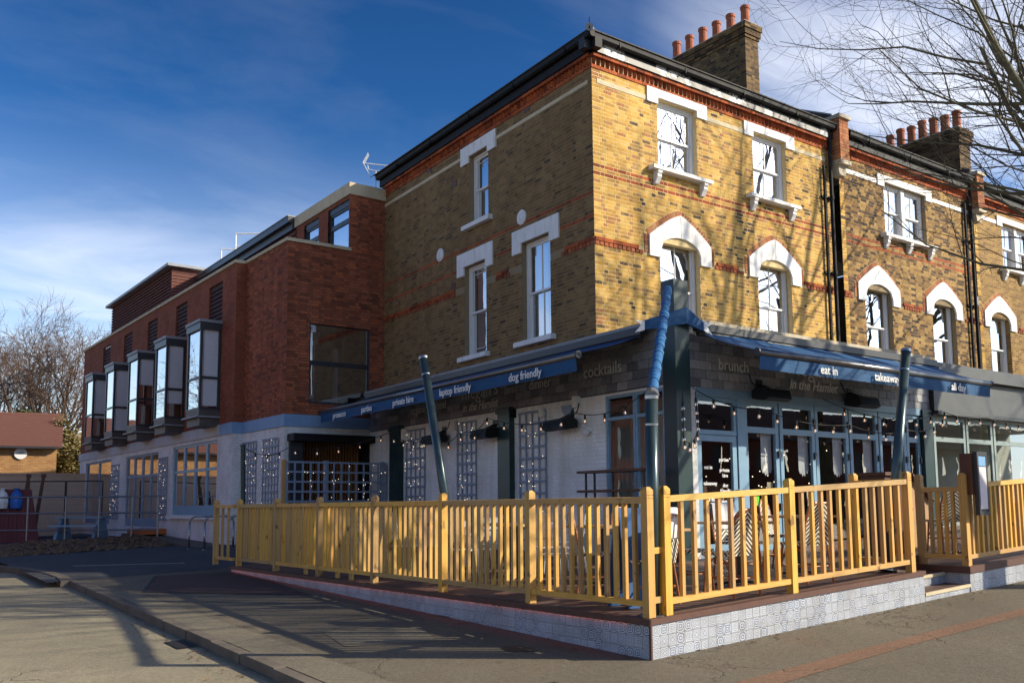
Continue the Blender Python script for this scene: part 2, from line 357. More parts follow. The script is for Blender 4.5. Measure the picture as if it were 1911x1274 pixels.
MT['pot'] = M('terracotta', (.40, .115, .05), (.27, .075, .035), 5, .8)
MT['fence'] = woodmat('treated_pine_post', (.69, .42, .13), (.50, .275, .078))
MT['fencex'] = woodmat('treated_pine_rail', (.70, .44, .145), (.53, .30, .088), axis='h')
MT['deck'] = woodmat('brown_composite_board', (.17, .10, .075), (.11, .065, .05), (.09, .05, .04), 'x')
MT['decktrim'] = M('dark_brown_trim', (.12, .055, .038), (.08, .038, .028), 8, .55)
MT['blueband'] = M('pale_blue_render_band', (.22, .36, .56), (.18, .30, .48), 2, .6)
MT['bluepaint'] = M('dusty_blue_joinery', (.21, .35, .48), (.17, .30, .42), 5, .4, bmp=.04)
MT['trellis'] = M('grey_blue_trellis_paint', (.26, .32, .42), (.20, .25, .34), 6, .6)
MT['anth'] = M('anthracite_frame', (.040, .042, .048), (.03, .031, .036), 6, .4, bmp=.03)
MT['bronze'] = M('bronze_brown_cladding', (.105, .085, .08), (.075, .06, .056), 5, .5)
MT['green'] = M('dark_green_steel', (.022, .052, .055), (.014, .035, .038), 4, .35, bmp=.04)
MT['awning'] = M('navy_blue_canvas', (.012, .085, .22), (.009, .06, .165), 2.5, .75, stretch=(1, 1, 5), bmp=.3, dist=.02)
MT['sail'] = M('blue_sail_cloth', (.02, .15, .36), (.012, .095, .25), 4, .7, bmp=.4, dist=.02)
MT['steel'] = M('brushed_steel', (.42, .43, .44), (.3, .31, .32), 8, .3, metal=.9, bmp=.03)
MT['galv'] = M('galvanised_steel', (.30, .32, .33), (.22, .24, .25), 8, .45, metal=.7)
MT['letter'] = M('white_lettering', (.80, .80, .80), (.76, .76, .76), 5, .5, bmp=0)
MT['metalletter'] = M('pale_metal_lettering', (.66, .65, .62), (.6, .59, .56), 5, .5, metal=.0, bmp=0)
MT['heater'] = M('matt_black_heater', (.012, .012, .013), (.008, .008, .009), 6, .4, bmp=.05)
MT['cable'] = M('black_cable', (.01, .01, .01), (.008, .008, .008), 6, .5, bmp=0)
MT['bulb'] = emis('warm_bulb', (1, .62, .32), 1.3)
MT['dot'] = emis('fairy_light', (1, .8, .55), 2.2)
for k_ in ('bulb', 'dot'): MT[k_].cycles.emission_sampling = 'NONE'
def bulbglass():
    m = glassmat('bulb_glass', .25, .9, (.95, .9, .85)); return m
MT['bulbglass'] = bulbglass()
MT['rattan'] = M('varnished_rattan', (.42, .15, .05), (.28, .09, .03), 12, .4)
MT['whitemetal'] = M('white_chair_paint', (.75, .75, .74), (.66, .66, .65), 5, .4, bmp=.03)
MT['fleece'] = M('white_throw', (.74, .73, .73), (.6, .6, .6), 14, .95, bmp=.5, dist=.01)
def weave():
    m, n, b, o = newmat('striped_weave'); tc = N(n, 'ShaderNodeTexCoord'); s = N(n, 'ShaderNodeSeparateXYZ'); n.links.new(tc.outputs['Object'], s.inputs[0])
    v = math_(n, 'ADD', math_(n, 'ABSOLUTE', s.outputs[0]), math_(n, 'ADD', s.outputs[2], s.outputs[1]))
    c = ramp(n, math_(n, 'FRACT', math_(n, 'MULTIPLY', v, 17.)), [(.0, (.70, .66, .56)), (.5, (.018, .018, .02))], 'CONSTANT'); n.links.new(c, b.inputs['Base Color']); b.inputs['Roughness'].default_value = .55; return m
MT['weave'] = weave()
MT['table'] = M('table_top_wood', (.48, .30, .15), (.34, .19, .085), 2, .5, stretch=(1, 8, 1))
MT['darkwood'] = M('dark_stained_wood', (.12, .045, .02), (.07, .026, .013), 2, .5, stretch=(6, 6, 1))
MT['bark'] = M('green_grey_bark', (.155, .145, .085), (.085, .078, .05), 9, .9, bmp=.6, dist=.01)
MT['twig'] = M('brown_twig', (.10, .08, .055), (.06, .048, .034), 9, .85, bmp=0)
MT['barkfar'] = M('far_bark', (.11, .07, .046), (.07, .045, .032), 4, .9, bmp=0)
MT['twigfar'] = M('far_twig', (.13, .078, .052), (.09, .055, .038), 4, .9, bmp=0)
MT['leaf'] = M('evergreen_leaf', (.10, .10, .03), (.045, .055, .018), 3, .8, bmp=0)
MT['hedge'] = M('olive_hedge_leaf', (.20, .16, .055), (.10, .085, .03), 2, .8, bmp=0)
MT['paper'] = M('printed_menu_sheet', (.70, .64, .68), (.62, .56, .6), 40, .7, bmp=0, stretch=(1, 1, 6))
MT['skyblue'] = M('pale_blue_print', (.16, .36, .62), (.14, .32, .56), 9, .6, bmp=0)
MT['lime'] = M('lime_green_sticker', (.08, .62, .02), (.07, .55, .02), 5, .5, bmp=0)
MT['tilefar'] = M('brown_roof_tile', (.165, .068, .05), (.10, .042, .034), 14, .9, stretch=(1, 1, 2))
MT['palewall'] = M('pale_rendered_wall', (.60, .45, .33), (.5, .37, .27), 3, .9)
MT['maroon'] = M('maroon_sheet', (.16, .025, .03), (.10, .016, .02), 2, .6)
MT['bagblue'] = M('blue_bag', (.03, .16, .55), (.02, .12, .42), 5, .5)
MT['rubble'] = M('rubble', (.20, .13, .085), (.09, .065, .05), 14, .95, bmp=.8, dist=.03)
MT['orange'] = M('orange_brick_far', (.60, .17, .05), (.5, .13, .04), 3, .9)
MT['clock'] = M('white_disc', (.8, .8, .8), (.75, .75, .75), 5, .5, bmp=0)

# ------------------------------------------------------------------ ground, road, pavement
def sat(x, a, b): return min(max(x, a), b)
def gz(x, y):
    x = sat(x, -9, 14); y = sat(y, -9, 15)
    return (.049*x if x > 0 else .034*x)+.025*y
def asphalt(name, c1, c2, crack=0., tint=None, wscale=.5):
    m, n, b, o = newmat(name)
    t = noise(n, wscale, 6, .62); f = noise(n, 75, 3, .7); g = noise(n, 240, 2, .6)
    c = ramp(n, t.outputs[0], [(.3, c2), (.7, c1)])
    if tint: c = mixc(n, ramp(n, noise(n, .8, 5, .7).outputs[0], [(.55, (0, 0, 0)), (.7, (.6, .6, .6))]), c, tint)
    m_ = noise(n, 22, 4, .7); c = mixc(n, .6, c, ramp(n, m_.outputs[0], [(.3, (.6, .6, .6)), (.7, (1.35, 1.33, 1.28))]), 'MULTIPLY')
    c = mixc(n, .7, c, ramp(n, f.outputs[0], [(.28, (.5, .5, .5)), (.5, (1, 1, 1)), (.75, (1.5, 1.45, 1.35))]), 'MULTIPLY')
    c = mixc(n, .5, c, ramp(n, g.outputs[0], [(.3, (.55, .55, .55)), (.7, (1.4, 1.4, 1.4))]), 'MULTIPLY')
    st = noise(n, 1.9, 4, .7); c = mixc(n, ramp(n, st.outputs[0], [(.62, (0, 0, 0)), (.72, (.45, .45, .45))]), c, (.035, .03, .026))
    g_ = N(n, 'ShaderNodeNewGeometry'); wv = noise(n, 2.2, 4, .6); av = N(n, 'ShaderNodeVectorMath', operation='MULTIPLY_ADD'); n.links.new(wv.outputs['Color'], av.inputs[0]); av.inputs[1].default_value = (.7, .7, .7); n.links.new(g_.outputs['Position'], av.inputs[2])
    vo = N(n, 'ShaderNodeTexVoronoi', feature='DISTANCE_TO_EDGE'); vo.inputs['Scale'].default_value = .55; n.links.new(av.outputs[0], vo.inputs['Vector'])
    cm_ = math_(n, 'MULTIPLY', ramp(n, vo.outputs['Distance'], [(.002, (1, 1, 1)), (.009, (0, 0, 0))]), ramp(n, noise(n, .45, 3).outputs[0], [(.50, (0, 0, 0)), (.62, (.5, .5, .5))]))
    c = mixc(n, cm_, c, (.03, .026, .022))
    pt = N(n, 'ShaderNodeTexVoronoi'); pt.inputs['Scale'].default_value = 11; pt.inputs['Randomness'].default_value = 1; n.links.new(g_.outputs['Position'], pt.inputs['Vector'])
    c = mixc(n, ramp(n, pt.outputs['Distance'], [(.05, (.7, .7, .7)), (.09, (0, 0, 0))]), c, (.32, .29, .24))
    n.links.new(c, b.inputs['Base Color']); b.inputs['Roughness'].default_value = .85; b.inputs['Specular IOR Level'].default_value = .3
    hh = math_(n, 'SUBTRACT', f.outputs[0], math_(n, 'MULTIPLY', cm_, 1.5)); bump(n, b, hh, .6, .01); return m
MT['road'] = asphalt('worn_road_asphalt', (.33, .29, .20), (.24, .21, .148), tint=(.34, .235, .14))
MT['pave'] = asphalt('pavement_asphalt', (.17, .146, .106), (.12, .103, .077), tint=(.17, .12, .08))
MT['patch'] = asphalt('patched_asphalt', (.10, .06, .052), (.075, .048, .044))
MT['strip'] = asphalt('red_brown_trench_infill', (.23, .135, .085), (.175, .10, .065))
MT['drive'] = asphalt('dark_drive_asphalt', (.075, .078, .085), (.055, .058, .064))
MT['kerb'] = M('worn_concrete_kerb', (.17, .14, .108), (.10, .083, .066), 5, .9, bmp=.5, dist=.01)
MT['patch2'] = asphalt('reinstated_asphalt', (.21, .185, .135), (.155, .135, .10))
MT['groundfar'] = M('far_ground', (.12, .11, .085), (.08, .075, .06), .3, .95, bmp=0)
MT['line'] = M('worn_white_road_paint', (.5, .5, .48), (.28, .28, .27), 9, .8)
def lattice(xs, ys, dz, name, mat, inside=None, wob=0):
    mb = MB(); ix = {}
    for i, x in enumerate(xs):
        for j, y in enumerate(ys):
            ix[i, j] = len(mb.v); mb.v.append((x, y, gz(x, y)+dz)); mb.uv.append((x, y))
    for i in range(len(xs)-1):
        for j in range(len(ys)-1):
            if inside and not inside((xs[i]+xs[i+1])/2, (ys[j]+ys[j+1])/2): continue
            mb.f.append((ix[i, j], ix[i+1, j], ix[i+1, j+1], ix[i, j+1])); mb.a.append(0)
    return mb.build(name, mat, base=(0, 0, 0))
def fr_(a, b, s): 
    k = max(1, int(round((b-a)/s))); return [a+(b-a)*i/k for i in range(k+1)]
big = [-900, -300, -120, -60, -30]+fr_(-20, 20, 1)+[30, 60, 120, 300, 900]
tag(lattice(big, [-300, -100, -40]+fr_(-20, 30, 1)+[45, 70, 120, 300, 900], -.135, 'ground', MT['groundfar']), kind='structure')
KX = -2.76
DU_X = lambda y: -.019*y
tag(lattice(fr_(-14, KX-.13, .5), fr_(-16, 60, 1), -.10, 'side_road', MT['road']), kind='structure')
tag(lattice(fr_(KX-.13, 40, 1.0), fr_(-16, -3.6, 1), -.10, 'front_road', MT['road']), kind='structure')
tag(lattice(fr_(KX, 0, .4)+fr_(1, 16, 1)+[20, 30, 40], fr_(-3.45, 11.6, .5), 0., 'pavement', MT['pave']), kind='structure')
tag(lattice(fr_(KX-.5, 6, .5), fr_(11.6, 40, 1), .002, 'driveway', MT['drive']), kind='structure')
def flat(name, pts, dz, mat, kind='structure'):
    mb = MB(); mb._add([(x, y, gz(x, y)+dz) for x, y in pts], [tuple(range(len(pts)))], 0, pts); return tag(mb.build(name, mat), kind=kind)
# kerb stones along the side road
kerb = sub('kerb', (KX-.065, 4, gz(KX, 4)), None); kerb['kind'] = 'structure'
y = -3.4; k = 0
while y < 11.4:
    L = .91; mb = MB(); d = random.uniform(-.006, .006); dx = random.uniform(-.008, .008)
    mb.box(LOC, KX-.125+dx, KX-.003+dx, y+.006, y+L-.006, -.14, .006+d, zf=gz); mb.build('kerb_stone', MT['kerb'], kerb); y += L
for (xa, ya, xb, yb) in ((KX-.1, 11.55, KX-.02, 12.5), (KX-.04, 12.52, KX-.08, 13.5), (KX-.09, 13.52, KX-.3, 14.6), (KX-.3, 14.62, KX-.55, 15.7), (KX-.56, 15.72, KX-.85, 16.9)):
    mb = MB(); mb.hexa([(xa-.18, ya, gz(xa, ya)-.14), (xa+.02, ya, gz(xa, ya)-.14), (xb+.02, yb, gz(xb, yb)-.14), (xb-.18, yb, gz(xb, yb)-.14), (xa-.18, ya, gz(xa, ya)+.012), (xa+.02, ya, gz(xa, ya)+.012), (xb+.02, yb, gz(xb, yb)+.012), (xb-.18, yb, gz(xb, yb)+.012)])
    mb.build('kerb_stone', MT['kerb'], kerb)
flat('pavement_patch', [(-2.3, 8.9), (-.5, 6.6), (-.25, 9.0), (-.35, 10.8), (-1.5, 11.2)], .004, MT['patch'])
flat('pavement_edge_strip', [(KX, -3.2), (-2.35, -3.2), (-2.3, 3), (-2.4, 8.5), (KX, 10.8)], .004, MT['patch2'])
flat('trench_infill', [(-.42, -1.12), (-.1, -1.40), (2.2, -1.28), (4.6, -1.27), (9, -1.2), (9, -.98), (4.9, -1.04), (1.95, -1.06)], .004, MT['strip'])
flat('drive_line', [(-2.3, 14.4), (-.4, 13.2), (-.4, 13.3), (-2.3, 14.52)], .008, MT['line'])
def blobpts(cx, cy, rx, ry, seed, n=18):
    r = random.Random(seed); return [(cx+rx*math.cos(2*math.pi*i/n)*r.uniform(.6, 1.1), cy+ry*math.sin(2*math.pi*i/n)*r.uniform(.6, 1.1)) for i in range(n)]
MT['tar'] = M('black_tar', (.022, .02, .019), (.015, .014, .013), 9, .6)
flat('tar_stain', blobpts(-.62, 1.28, .16, .22, 3), .006, MT['tar'])
flat('gully_grate', [(-3.14, 4.2), (-2.92, 4.2), (-2.92, 4.75), (-3.14, 4.75)], -.09, MT['tar'])
flat('patch_joint', [(-2.3, 8.96), (-.5, 6.66), (-.45, 6.6), (-2.34, 8.88)], .008, MT['tar'])
flat('patch_joint', [(-1.55, 11.2), (-2.34, 8.9), (-2.30, 8.9), (-1.5, 11.2)], .008, MT['tar'])

flat('pavement_patch', [(-1.9, 2.6), (-1.0, 2.2), (-.7, 3.1), (-1.7, 3.6)], .004, MT['patch2'])
mh_ = MB(); mh_.box(LOC, -1.75, -1.25, -.6, -.1, -.03, .006, zf=gz)
for i in range(5): mh_.box(LOC, -1.72+i*.1, -1.68+i*.1, -.57, -.13, .006, .011, zf=gz)
tag(mh_.build('inspection_cover', MT['tar']), kind='structure')
lt = MB(); r_ = random.Random(12)
for i in range(420):
    m_ = r_.random()
    if m_ < .45: x, y = KX-.16-abs(r_.gauss(0, .18)), r_.uniform(-2, 11); z = gz(x, y)-.094
    elif m_ < .75: x, y = -.04-abs(r_.gauss(0, .10))-.0190*0, r_.uniform(0, 10.5); x += DU_X(y); z = gz(x, y)+.006
    else: x, y = r_.uniform(0, 7), -.03-abs(r_.gauss(0, .12)); z = gz(x, y)+.006
    a = r_.uniform(0, 6.28); L = r_.uniform(.012, .035); W = L*r_.uniform(.3, .7); c_, s_ = math.cos(a), math.sin(a)
    lt._add([(x+c_*L, y+s_*L, z+r_.uniform(0, .012)), (x-s_*W, y+c_*W, z), (x-c_*L, y-s_*L, z+r_.uniform(0, .012)), (x+s_*W, y-c_*W, z)], [(0, 1, 2, 3)], r_.random())
tag(lt.build('leaf_litter', M('dry_leaf', (.22, .12, .05), (.12, .07, .035), 9, .9, bmp=0)), 'dry leaves and grit scattered along kerb and terrace foot', 'leaf litter', kind='stuff')
# ------------------------------------------------------------------ deck, tiles, steps
def dz(x, y): return .374+.049*x
DU = Frame((0, 0), (math.sin(A3), math.cos(A3)), (-math.cos(A3), math.sin(A3)))     # along the left edge
deck = empty('timber_deck', (0, 0, 0), 'raised brown timber terrace with patterned tile skirting at the street corner', 'deck')
Y = .02; bw = .142
while Y < 10.95:
    xl = DU.p(Y, 0, 0)[0]+.03; xr = 4.7 if Y < .9 else (13 if Y < 3.6 else 4.42)
    mb = MB(); mb.box(LOC, xl, xr, Y, Y+bw-.006, -.03, random.uniform(-.002, .001), zf=dz); mb.build('board', MT['deck'], deck); Y += bw
mb = MB(); mb.box(DU, -.02, 11.0, -.06, .03, -.042, .006, zf=dz); mb.box(DU, -.02, 11.0, .022, .03, -.058, -.043, zf=dz); mb.build('edge_trim', MT['decktrim'], deck)
mb = MB(); mb.box(LOC, -.02, 4.72, -.025, .06, -.05, .006, zf=dz); mb.build('edge_trim', MT['decktrim'], deck)
mb = MB(); mb.box(LOC, .02, 4.70, .02, .06, -.5, -.05, zf=dz); mb.box(DU, .02, 10.95, -.06, -.02, -.6, -.05, zf=dz); mb.build('skirting_back', MT['decktrim'], deck)
MT['led'] = emis('red_led_strip', (1, .13, .03), 6)
mb = MB(); mb.box(DU, .3, 10.9, .009, .014, -.049, -.044, zf=dz); mb.build('led_strip', MT['led'], deck)
def tilemat():
    m, n, b, o = newmat('patterned_cement_tile')
    uv = N(n, 'ShaderNodeUVMap', uv_map='uv'); s = N(n, 'ShaderNodeSeparateXYZ'); n.links.new(uv.outputs[0], s.inputs[0])
    at = N(n, 'ShaderNodeAttribute', attribute_name='rnd')
    x = math_(n, 'SUBTRACT', math_(n, 'MULTIPLY', s.outputs[0], 2), 1); yv = math_(n, 'SUBTRACT', math_(n, 'MULTIPLY', s.outputs[1], 2), 1)
    ax = math_(n, 'ABSOLUTE', x); ay = math_(n, 'ABSOLUTE', yv)
    r = math_(n, 'SQRT', math_(n, 'ADD', math_(n, 'MULTIPLY', x, x), math_(n, 'MULTIPLY', yv, yv)))
    th = math_(n, 'ARCTAN2', ay, ax)
    k = math_(n, 'ADD', 13, math_(n, 'MULTIPLY', at.outputs['Fac'], 10))
    p1 = math_(n, 'SINE', math_(n, 'ADD', math_(n, 'MULTIPLY', r, k), math_(n, 'MULTIPLY', math_(n, 'COSINE', math_(n, 'MULTIPLY', th, 4)), math_(n, 'ADD', .8, math_(n, 'MULTIPLY', at.outputs['Fac'], 2.6)))))
    dm = math_(n, 'SINE', math_(n, 'ADD', math_(n, 'MULTIPLY', math_(n, 'ADD', ax, ay), math_(n, 'SUBTRACT', 30, k)), math_(n, 'MULTIPLY', math_(n, 'MULTIPLY', ax, ay), 16)))
    p = math_(n, 'ADD', math_(n, 'MULTIPLY', p1, .75), math_(n, 'MULTIPLY', dm, .6))
    c = ramp(n, math_(n, 'ADD', math_(n, 'MULTIPLY', p, .5), .5), [(.40, (.06, .09, .17)), (.50, (.24, .30, .42)), (.58, (.60, .63, .68))])
    f = math_(n, 'FRACT', math_(n, 'MULTIPLY', at.outputs['Fac'], 7.3))
    c = mixc(n, math_(n, 'MULTIPLY', f, .28), c, (.62, .64, .66))
    e = math_(n, 'MAXIMUM', ax, ay); c = mixc(n, ramp(n, e, [(.93, (0, 0, 0)), (.96, (1, 1, 1))]), c, (.44, .455, .48))
    dirt = noise(n, 3, 5, .7); c = mixc(n, .6, c, ramp(n, dirt.outputs[0], [(.3, (.55, .5, .44)), (.6, (1, 1, 1))]), 'MULTIPLY')
    n.links.new(c, b.inputs['Base Color']); b.inputs['Roughness'].default_value = .45; return m
MT['tile'] = tilemat()
TS = .112
tilemesh = {}
def tile_geo(mb, F, u, z, h, at, zf):
    a, b = u+.002, u+TS-.002; lo, hi = z, z+h-.004
    P = [F.p(a, .005, lo), F.p(b, .005, lo), F.p(b, .005, hi), F.p(a, .005, hi), F.p(a, -.004, lo), F.p(b, -.004, lo), F.p(b, -.004, hi), F.p(a, -.004, hi)]
    for q in P: q[2] += zf(q[0], q[1])
    v0 = 1-h/TS
    mb._add(P, [(0, 1, 2, 3), (0, 4, 5, 1), (1, 5, 6, 2), (2, 6, 7, 3), (3, 7, 4, 0)], at, [(0, v0), (1, v0), (1, 1), (0, 1)]*2)
tiles = []
def tile_wall(F, L, ground, top=-.052, zf=None, u0=0.):
    zf = zf or (lambda x, y: dz(x, y)); u = u0
    while u < u0+L-.03:
        zt = top
        q = F.p(u+TS/2, 0, 0); zg = ground(q[0], q[1])-zf(q[0], q[1])
        while zt > zg+.01:
            tiles.append((np.linalg.norm(F.p(u, 0, .2)-CAM), F, u, zt-TS, TS, zf)); zt -= TS
        u += TS
tile_wall(DU, 10.9, gz); FX = Frame((0, 0), (1, 0), (0, -1)); tile_wall(FX, 4.66, gz, u0=.0)
tiles.sort(key=lambda t: t[0])
def emit_tiles(tl, parent, nmax):
    rest = MB()
    for i, (d, F, u, z, h, zf) in enumerate(tl):
        at = random.randrange(8)/8+.03
        if i < nmax:
            mb = MB(); tile_geo(mb, F, u, z, h, at, zf); mb.build('tile', MT['tile'], parent)
        else: tile_geo(rest, F, u, z, h, at, zf)
    r = rest.build('tiles', MT['tile'], parent)
    if r: r['kind'] = 'stuff'
emit_tiles(tiles, deck, 300)
mb = MB(); mb.box(DU, -.016, .012, -.004, .016, -.47, -.052, zf=dz); mb.build('corner_trim', MT['decktrim'], deck)
# steps between the two terraces
steps = empty('entrance_steps', (5.2, .2, .2), 'tiled entrance steps with brown treads between the two terraces', 'steps')
sz = lambda x, y: gz(x, 0)
for i, (y0, h) in enumerate(((.0, .10), (.34, .24))):
    mb = MB(); mb.box(LOC, 4.72, 5.80, y0, y0+.42, h-.03, h, zf=sz); mb.build('tread', MT['deck'], steps)
    mb = MB(); mb.box(LOC, 4.72, 5.80, y0-.01, y0+.02, h-.035, h+.004, zf=sz); mb.build('nosing', MT['cream'], steps)
    u = 4.73
    while u < 5.75:
        mb = MB(); tile_geo(mb, Frame((0, y0+.012), (1, 0), (0, -1)), u, h-.035-TS, TS, random.random(), sz); mb.build('tile', MT['tile'], steps); u += TS
mb = MB(); mb.box(LOC, 4.72, 5.8, .7, .76, -.1, .45, zf=sz); mb.build('riser', MT['decktrim'], steps)
deck2 = empty('timber_deck', (8, 0, .3), 'raised timber terrace beyond the entrance steps at the right edge', 'deck')
d2 = lambda x, y: .595+.049*(x-5.8)
Y = .02
while Y < 3.6:
    mb = MB(); mb.box(LOC, 5.82, 13, Y, Y+bw-.006, -.03, .012, zf=d2); mb.build('board', MT['deck'], deck2); Y += bw
mb = MB(); mb.box(LOC, 5.78, 13, -.025, .05, -.07, .02, zf=d2); mb.box(LOC, 5.78, 5.84, .05, 1.2, -.07, .02, zf=d2); mb.build('edge_trim', MT['decktrim'], deck2)
mb = MB(); mb.box(LOC, 5.83, 13, .02, .06, -.6, -.05, zf=d2); mb.box(LOC, 5.83, 5.87, .06, 1.2, -.6, -.05, zf=d2); mb.build('skirting_back', MT['decktrim'], deck2)
tiles = []; tile_wall(Frame((5.8, 0), (1, 0), (0, -1)), 3.0, gz, -.072, d2); tile_wall(Frame((5.82, 1.0), (0, -1), (-1, 0)), 1.0, gz, -.072, d2)
emit_tiles(tiles, deck2, 200)

# ------------------------------------------------------------------ fences
def post(F, u, n, parent, zf, top=1.245, w=.088):
    mb = MB(); h = w/2; q = F.p(u, n, 0); z = zf(q[0], q[1])
    for (a, b, s) in ((0, top-.115, h), (top-.115, top-.108, h-.006), (top-.108, top-.085, h), (top-.085, top-.078, h-.006), (top-.078, top-.03, h)):
        mb.box(F, u-s, u+s, n-s, n+s, z+a, z+b)
    a = [F.p(u+x*h, n+y*h, z+top-.03) for x, y in ((-1, -1), (1, -1), (1, 1), (-1, 1))]; b = [F.p(u+x*(h-.022), n+y*(h-.022), z+top) for x, y in ((-1, -1), (1, -1), (1, 1), (-1, 1))]
    mb.hexa(a+b); mb.build('post', MT['fence'], parent)
def fence_run(F, us, n, parent, zf, pitch, skipfirst=False, rt=1.15, rb=.16, bal=.021):
    for i, u in enumerate(us):
        if not (i == 0 and skipfirst): post(F, u, n, parent, zf)
    for a, b in zip(us[:-1], us[1:]):
        a2, b2 = a+.044, b-.044
        for (z0, z1, w) in ((rt-.062, rt, .036), (rb-.055, rb, .03)):
            mb = MB(); mb.box(F, a2, b2, n-w, n+w, z0, z1, zf=zf); mb.build('rail', MT['fencex'], parent)
        k = max(2, int(round((b2-a2)/pitch)))
        for i in range(1, k):
            u = a2+(b2-a2)*i/k+random.uniform(-.006, .006); t = random.uniform(-.004, .004)
            mb = MB(); mb.box(F, u-bal, u+bal, n-bal, n+bal, rb-.002, rt-.058, zf=zf); mb.build('baluster', MT['fence'], parent)
fl = empty('deck_fence', (0, 5, .37), 'long pine baluster fence along the side street edge of the terrace', 'fence')
fence_run(DU, [.07, 1.9, 3.7, 5.5, 7.3, 9.0, 10.75], -.055, fl, dz, .130)
for u in (6.3, 6.75, 7.9):
    mb = MB(); mb.box(DU, u-.05, u+.05, -.12, -.09, 0, .14, zf=dz); mb.build('foot_block', MT['fence'], fl)
ff = empty('deck_fence', (2.4, 0, .4), 'pine baluster fence along the front pavement between corner and steps', 'fence')
fence_run(FX, [.27, 2.2, 4.52], -.055, ff, dz, .178)
for (z0, z1) in ((.60, .66), (.13, .19)):
    mb = MB(); mb.box(FX, .115, .226, -.09, -.05, z0, z1, zf=dz); mb.build('rail', MT['fencex'], ff)
fence_run(Frame((4.52, .055), (0, 1), (1, 0)), [0, .75], 0, ff, dz, .11, skipfirst=True)
f2 = empty('deck_fence', (8, 0, .6), 'pine baluster fence of the far terrace at the right edge', 'fence')
fence_run(FX, [5.87, 8.0, 10.1], -.06, f2, d2, .125, rt=1.10)
fence_run(Frame((5.87, .06), (0, 1), (1, 0)), [0, .62], 0, f2, d2, .11, skipfirst=True, rt=1.06)
fe = empty('deck_fence', (-.15, 11.5, .3), 'short open pine panel ending the fence beside the cycle stands', 'fence')
fence_run(Frame((-.2, 10.8), (-.06, .998), (.998, .06)), [.02, .95], .0, fe, lambda x, y: .36, .3, skipfirst=True)

# ------------------------------------------------------------------ brickwork
BM = {}
def brick_box(mb, F, a, b, lo, hi, pr, at):
    P = [F.p(a, pr, lo), F.p(b, pr, lo), F.p(b, pr, hi), F.p(a, pr, hi), F.p(a, -.004, lo), F.p(b, -.004, lo), F.p(b, -.004, hi), F.p(a, -.004, hi)]
    mb._add(P, [(0, 1, 2, 3), (0, 4, 5, 1), (1, 5, 6, 2), (2, 6, 7, 3), (3, 7, 4, 0)], at)
def bricks(F, u0, u1, z0, z1, holes, mat, parent, red=(), redmat=None, singles=0, ch=.075, jt=.013, pr=.003, skiprows=(), tag_='b'):
    rest = MB(); reds = MB(); cand = []
    nrow = int(round((z1-z0)/ch)); c = (z1-z0)/nrow
    for r in range(nrow):
        lo = z0+r*c+jt/2; hi = lo+c-jt; mid = (lo+hi)/2
        if any(a < mid < b for a, b in skiprows): continue
        isred = any(abs(mid-q) < c*.5 for q in red)
        cuts = []
        for h in holes:
            if callable(h): g = h(mid); cuts += [g] if g else []
            elif h[2] < mid < h[3]: cuts.append((h[0], h[1]))
        cuts.sort(); iv = []; p = u0
        for a, b in cuts:
            if a > p: iv.append((p, a))
            p = max(p, b)
        if p < u1: iv.append((p, u1))
        u = u0-(0 if r % 2 == 0 else .1625); s = r % 2
        while u < u1:
            w = .2225 if s % 2 == 0 else .1125; s += 1
            a, b = u+jt/2, u+w-jt/2; u += w
            for x, y in iv:
                aa, bb = max(a, x), min(b, y)
                if bb-aa < .02: continue
                at = random.random(); pp = pr+random.uniform(-.0015, .0015)
                if isred: brick_box(reds, F, aa, bb, lo, hi, pr, at)
                elif singles and bb-aa > b-a-1e-6: cand.append((np.linalg.norm(F.p(aa, 0, mid)-CAM), aa, bb, lo, hi, pp, at))
                else: brick_box(rest, F, aa, bb, lo, hi, pp, at)
    cand.sort(key=lambda t: t[0])
    for i, (d, a, b, lo, hi, pp, at) in enumerate(cand):
        if i < singles:
            key = (tag_, round(b-a, 3), int(at*10)); cpt = F.p((a+b)/2, pp, (lo+hi)/2)
            if key not in BM:
                mb = MB(); brick_box(mb, F, a, b, lo, hi, pp, (int(at*10)+.5)/10-.5); o = mb.build('brick', mat, parent, base=cpt); BM[key] = o.data
            else: inst('brick', BM[key], cpt, parent)
        else: brick_box(rest, F, a, b, lo, hi, pp, at)
    o = rest.build('brickwork', mat, parent)
    if o: o['kind'] = 'stuff'
    if reds.v: reds.build('red_brick_band', redmat, parent)['kind'] = 'stuff'

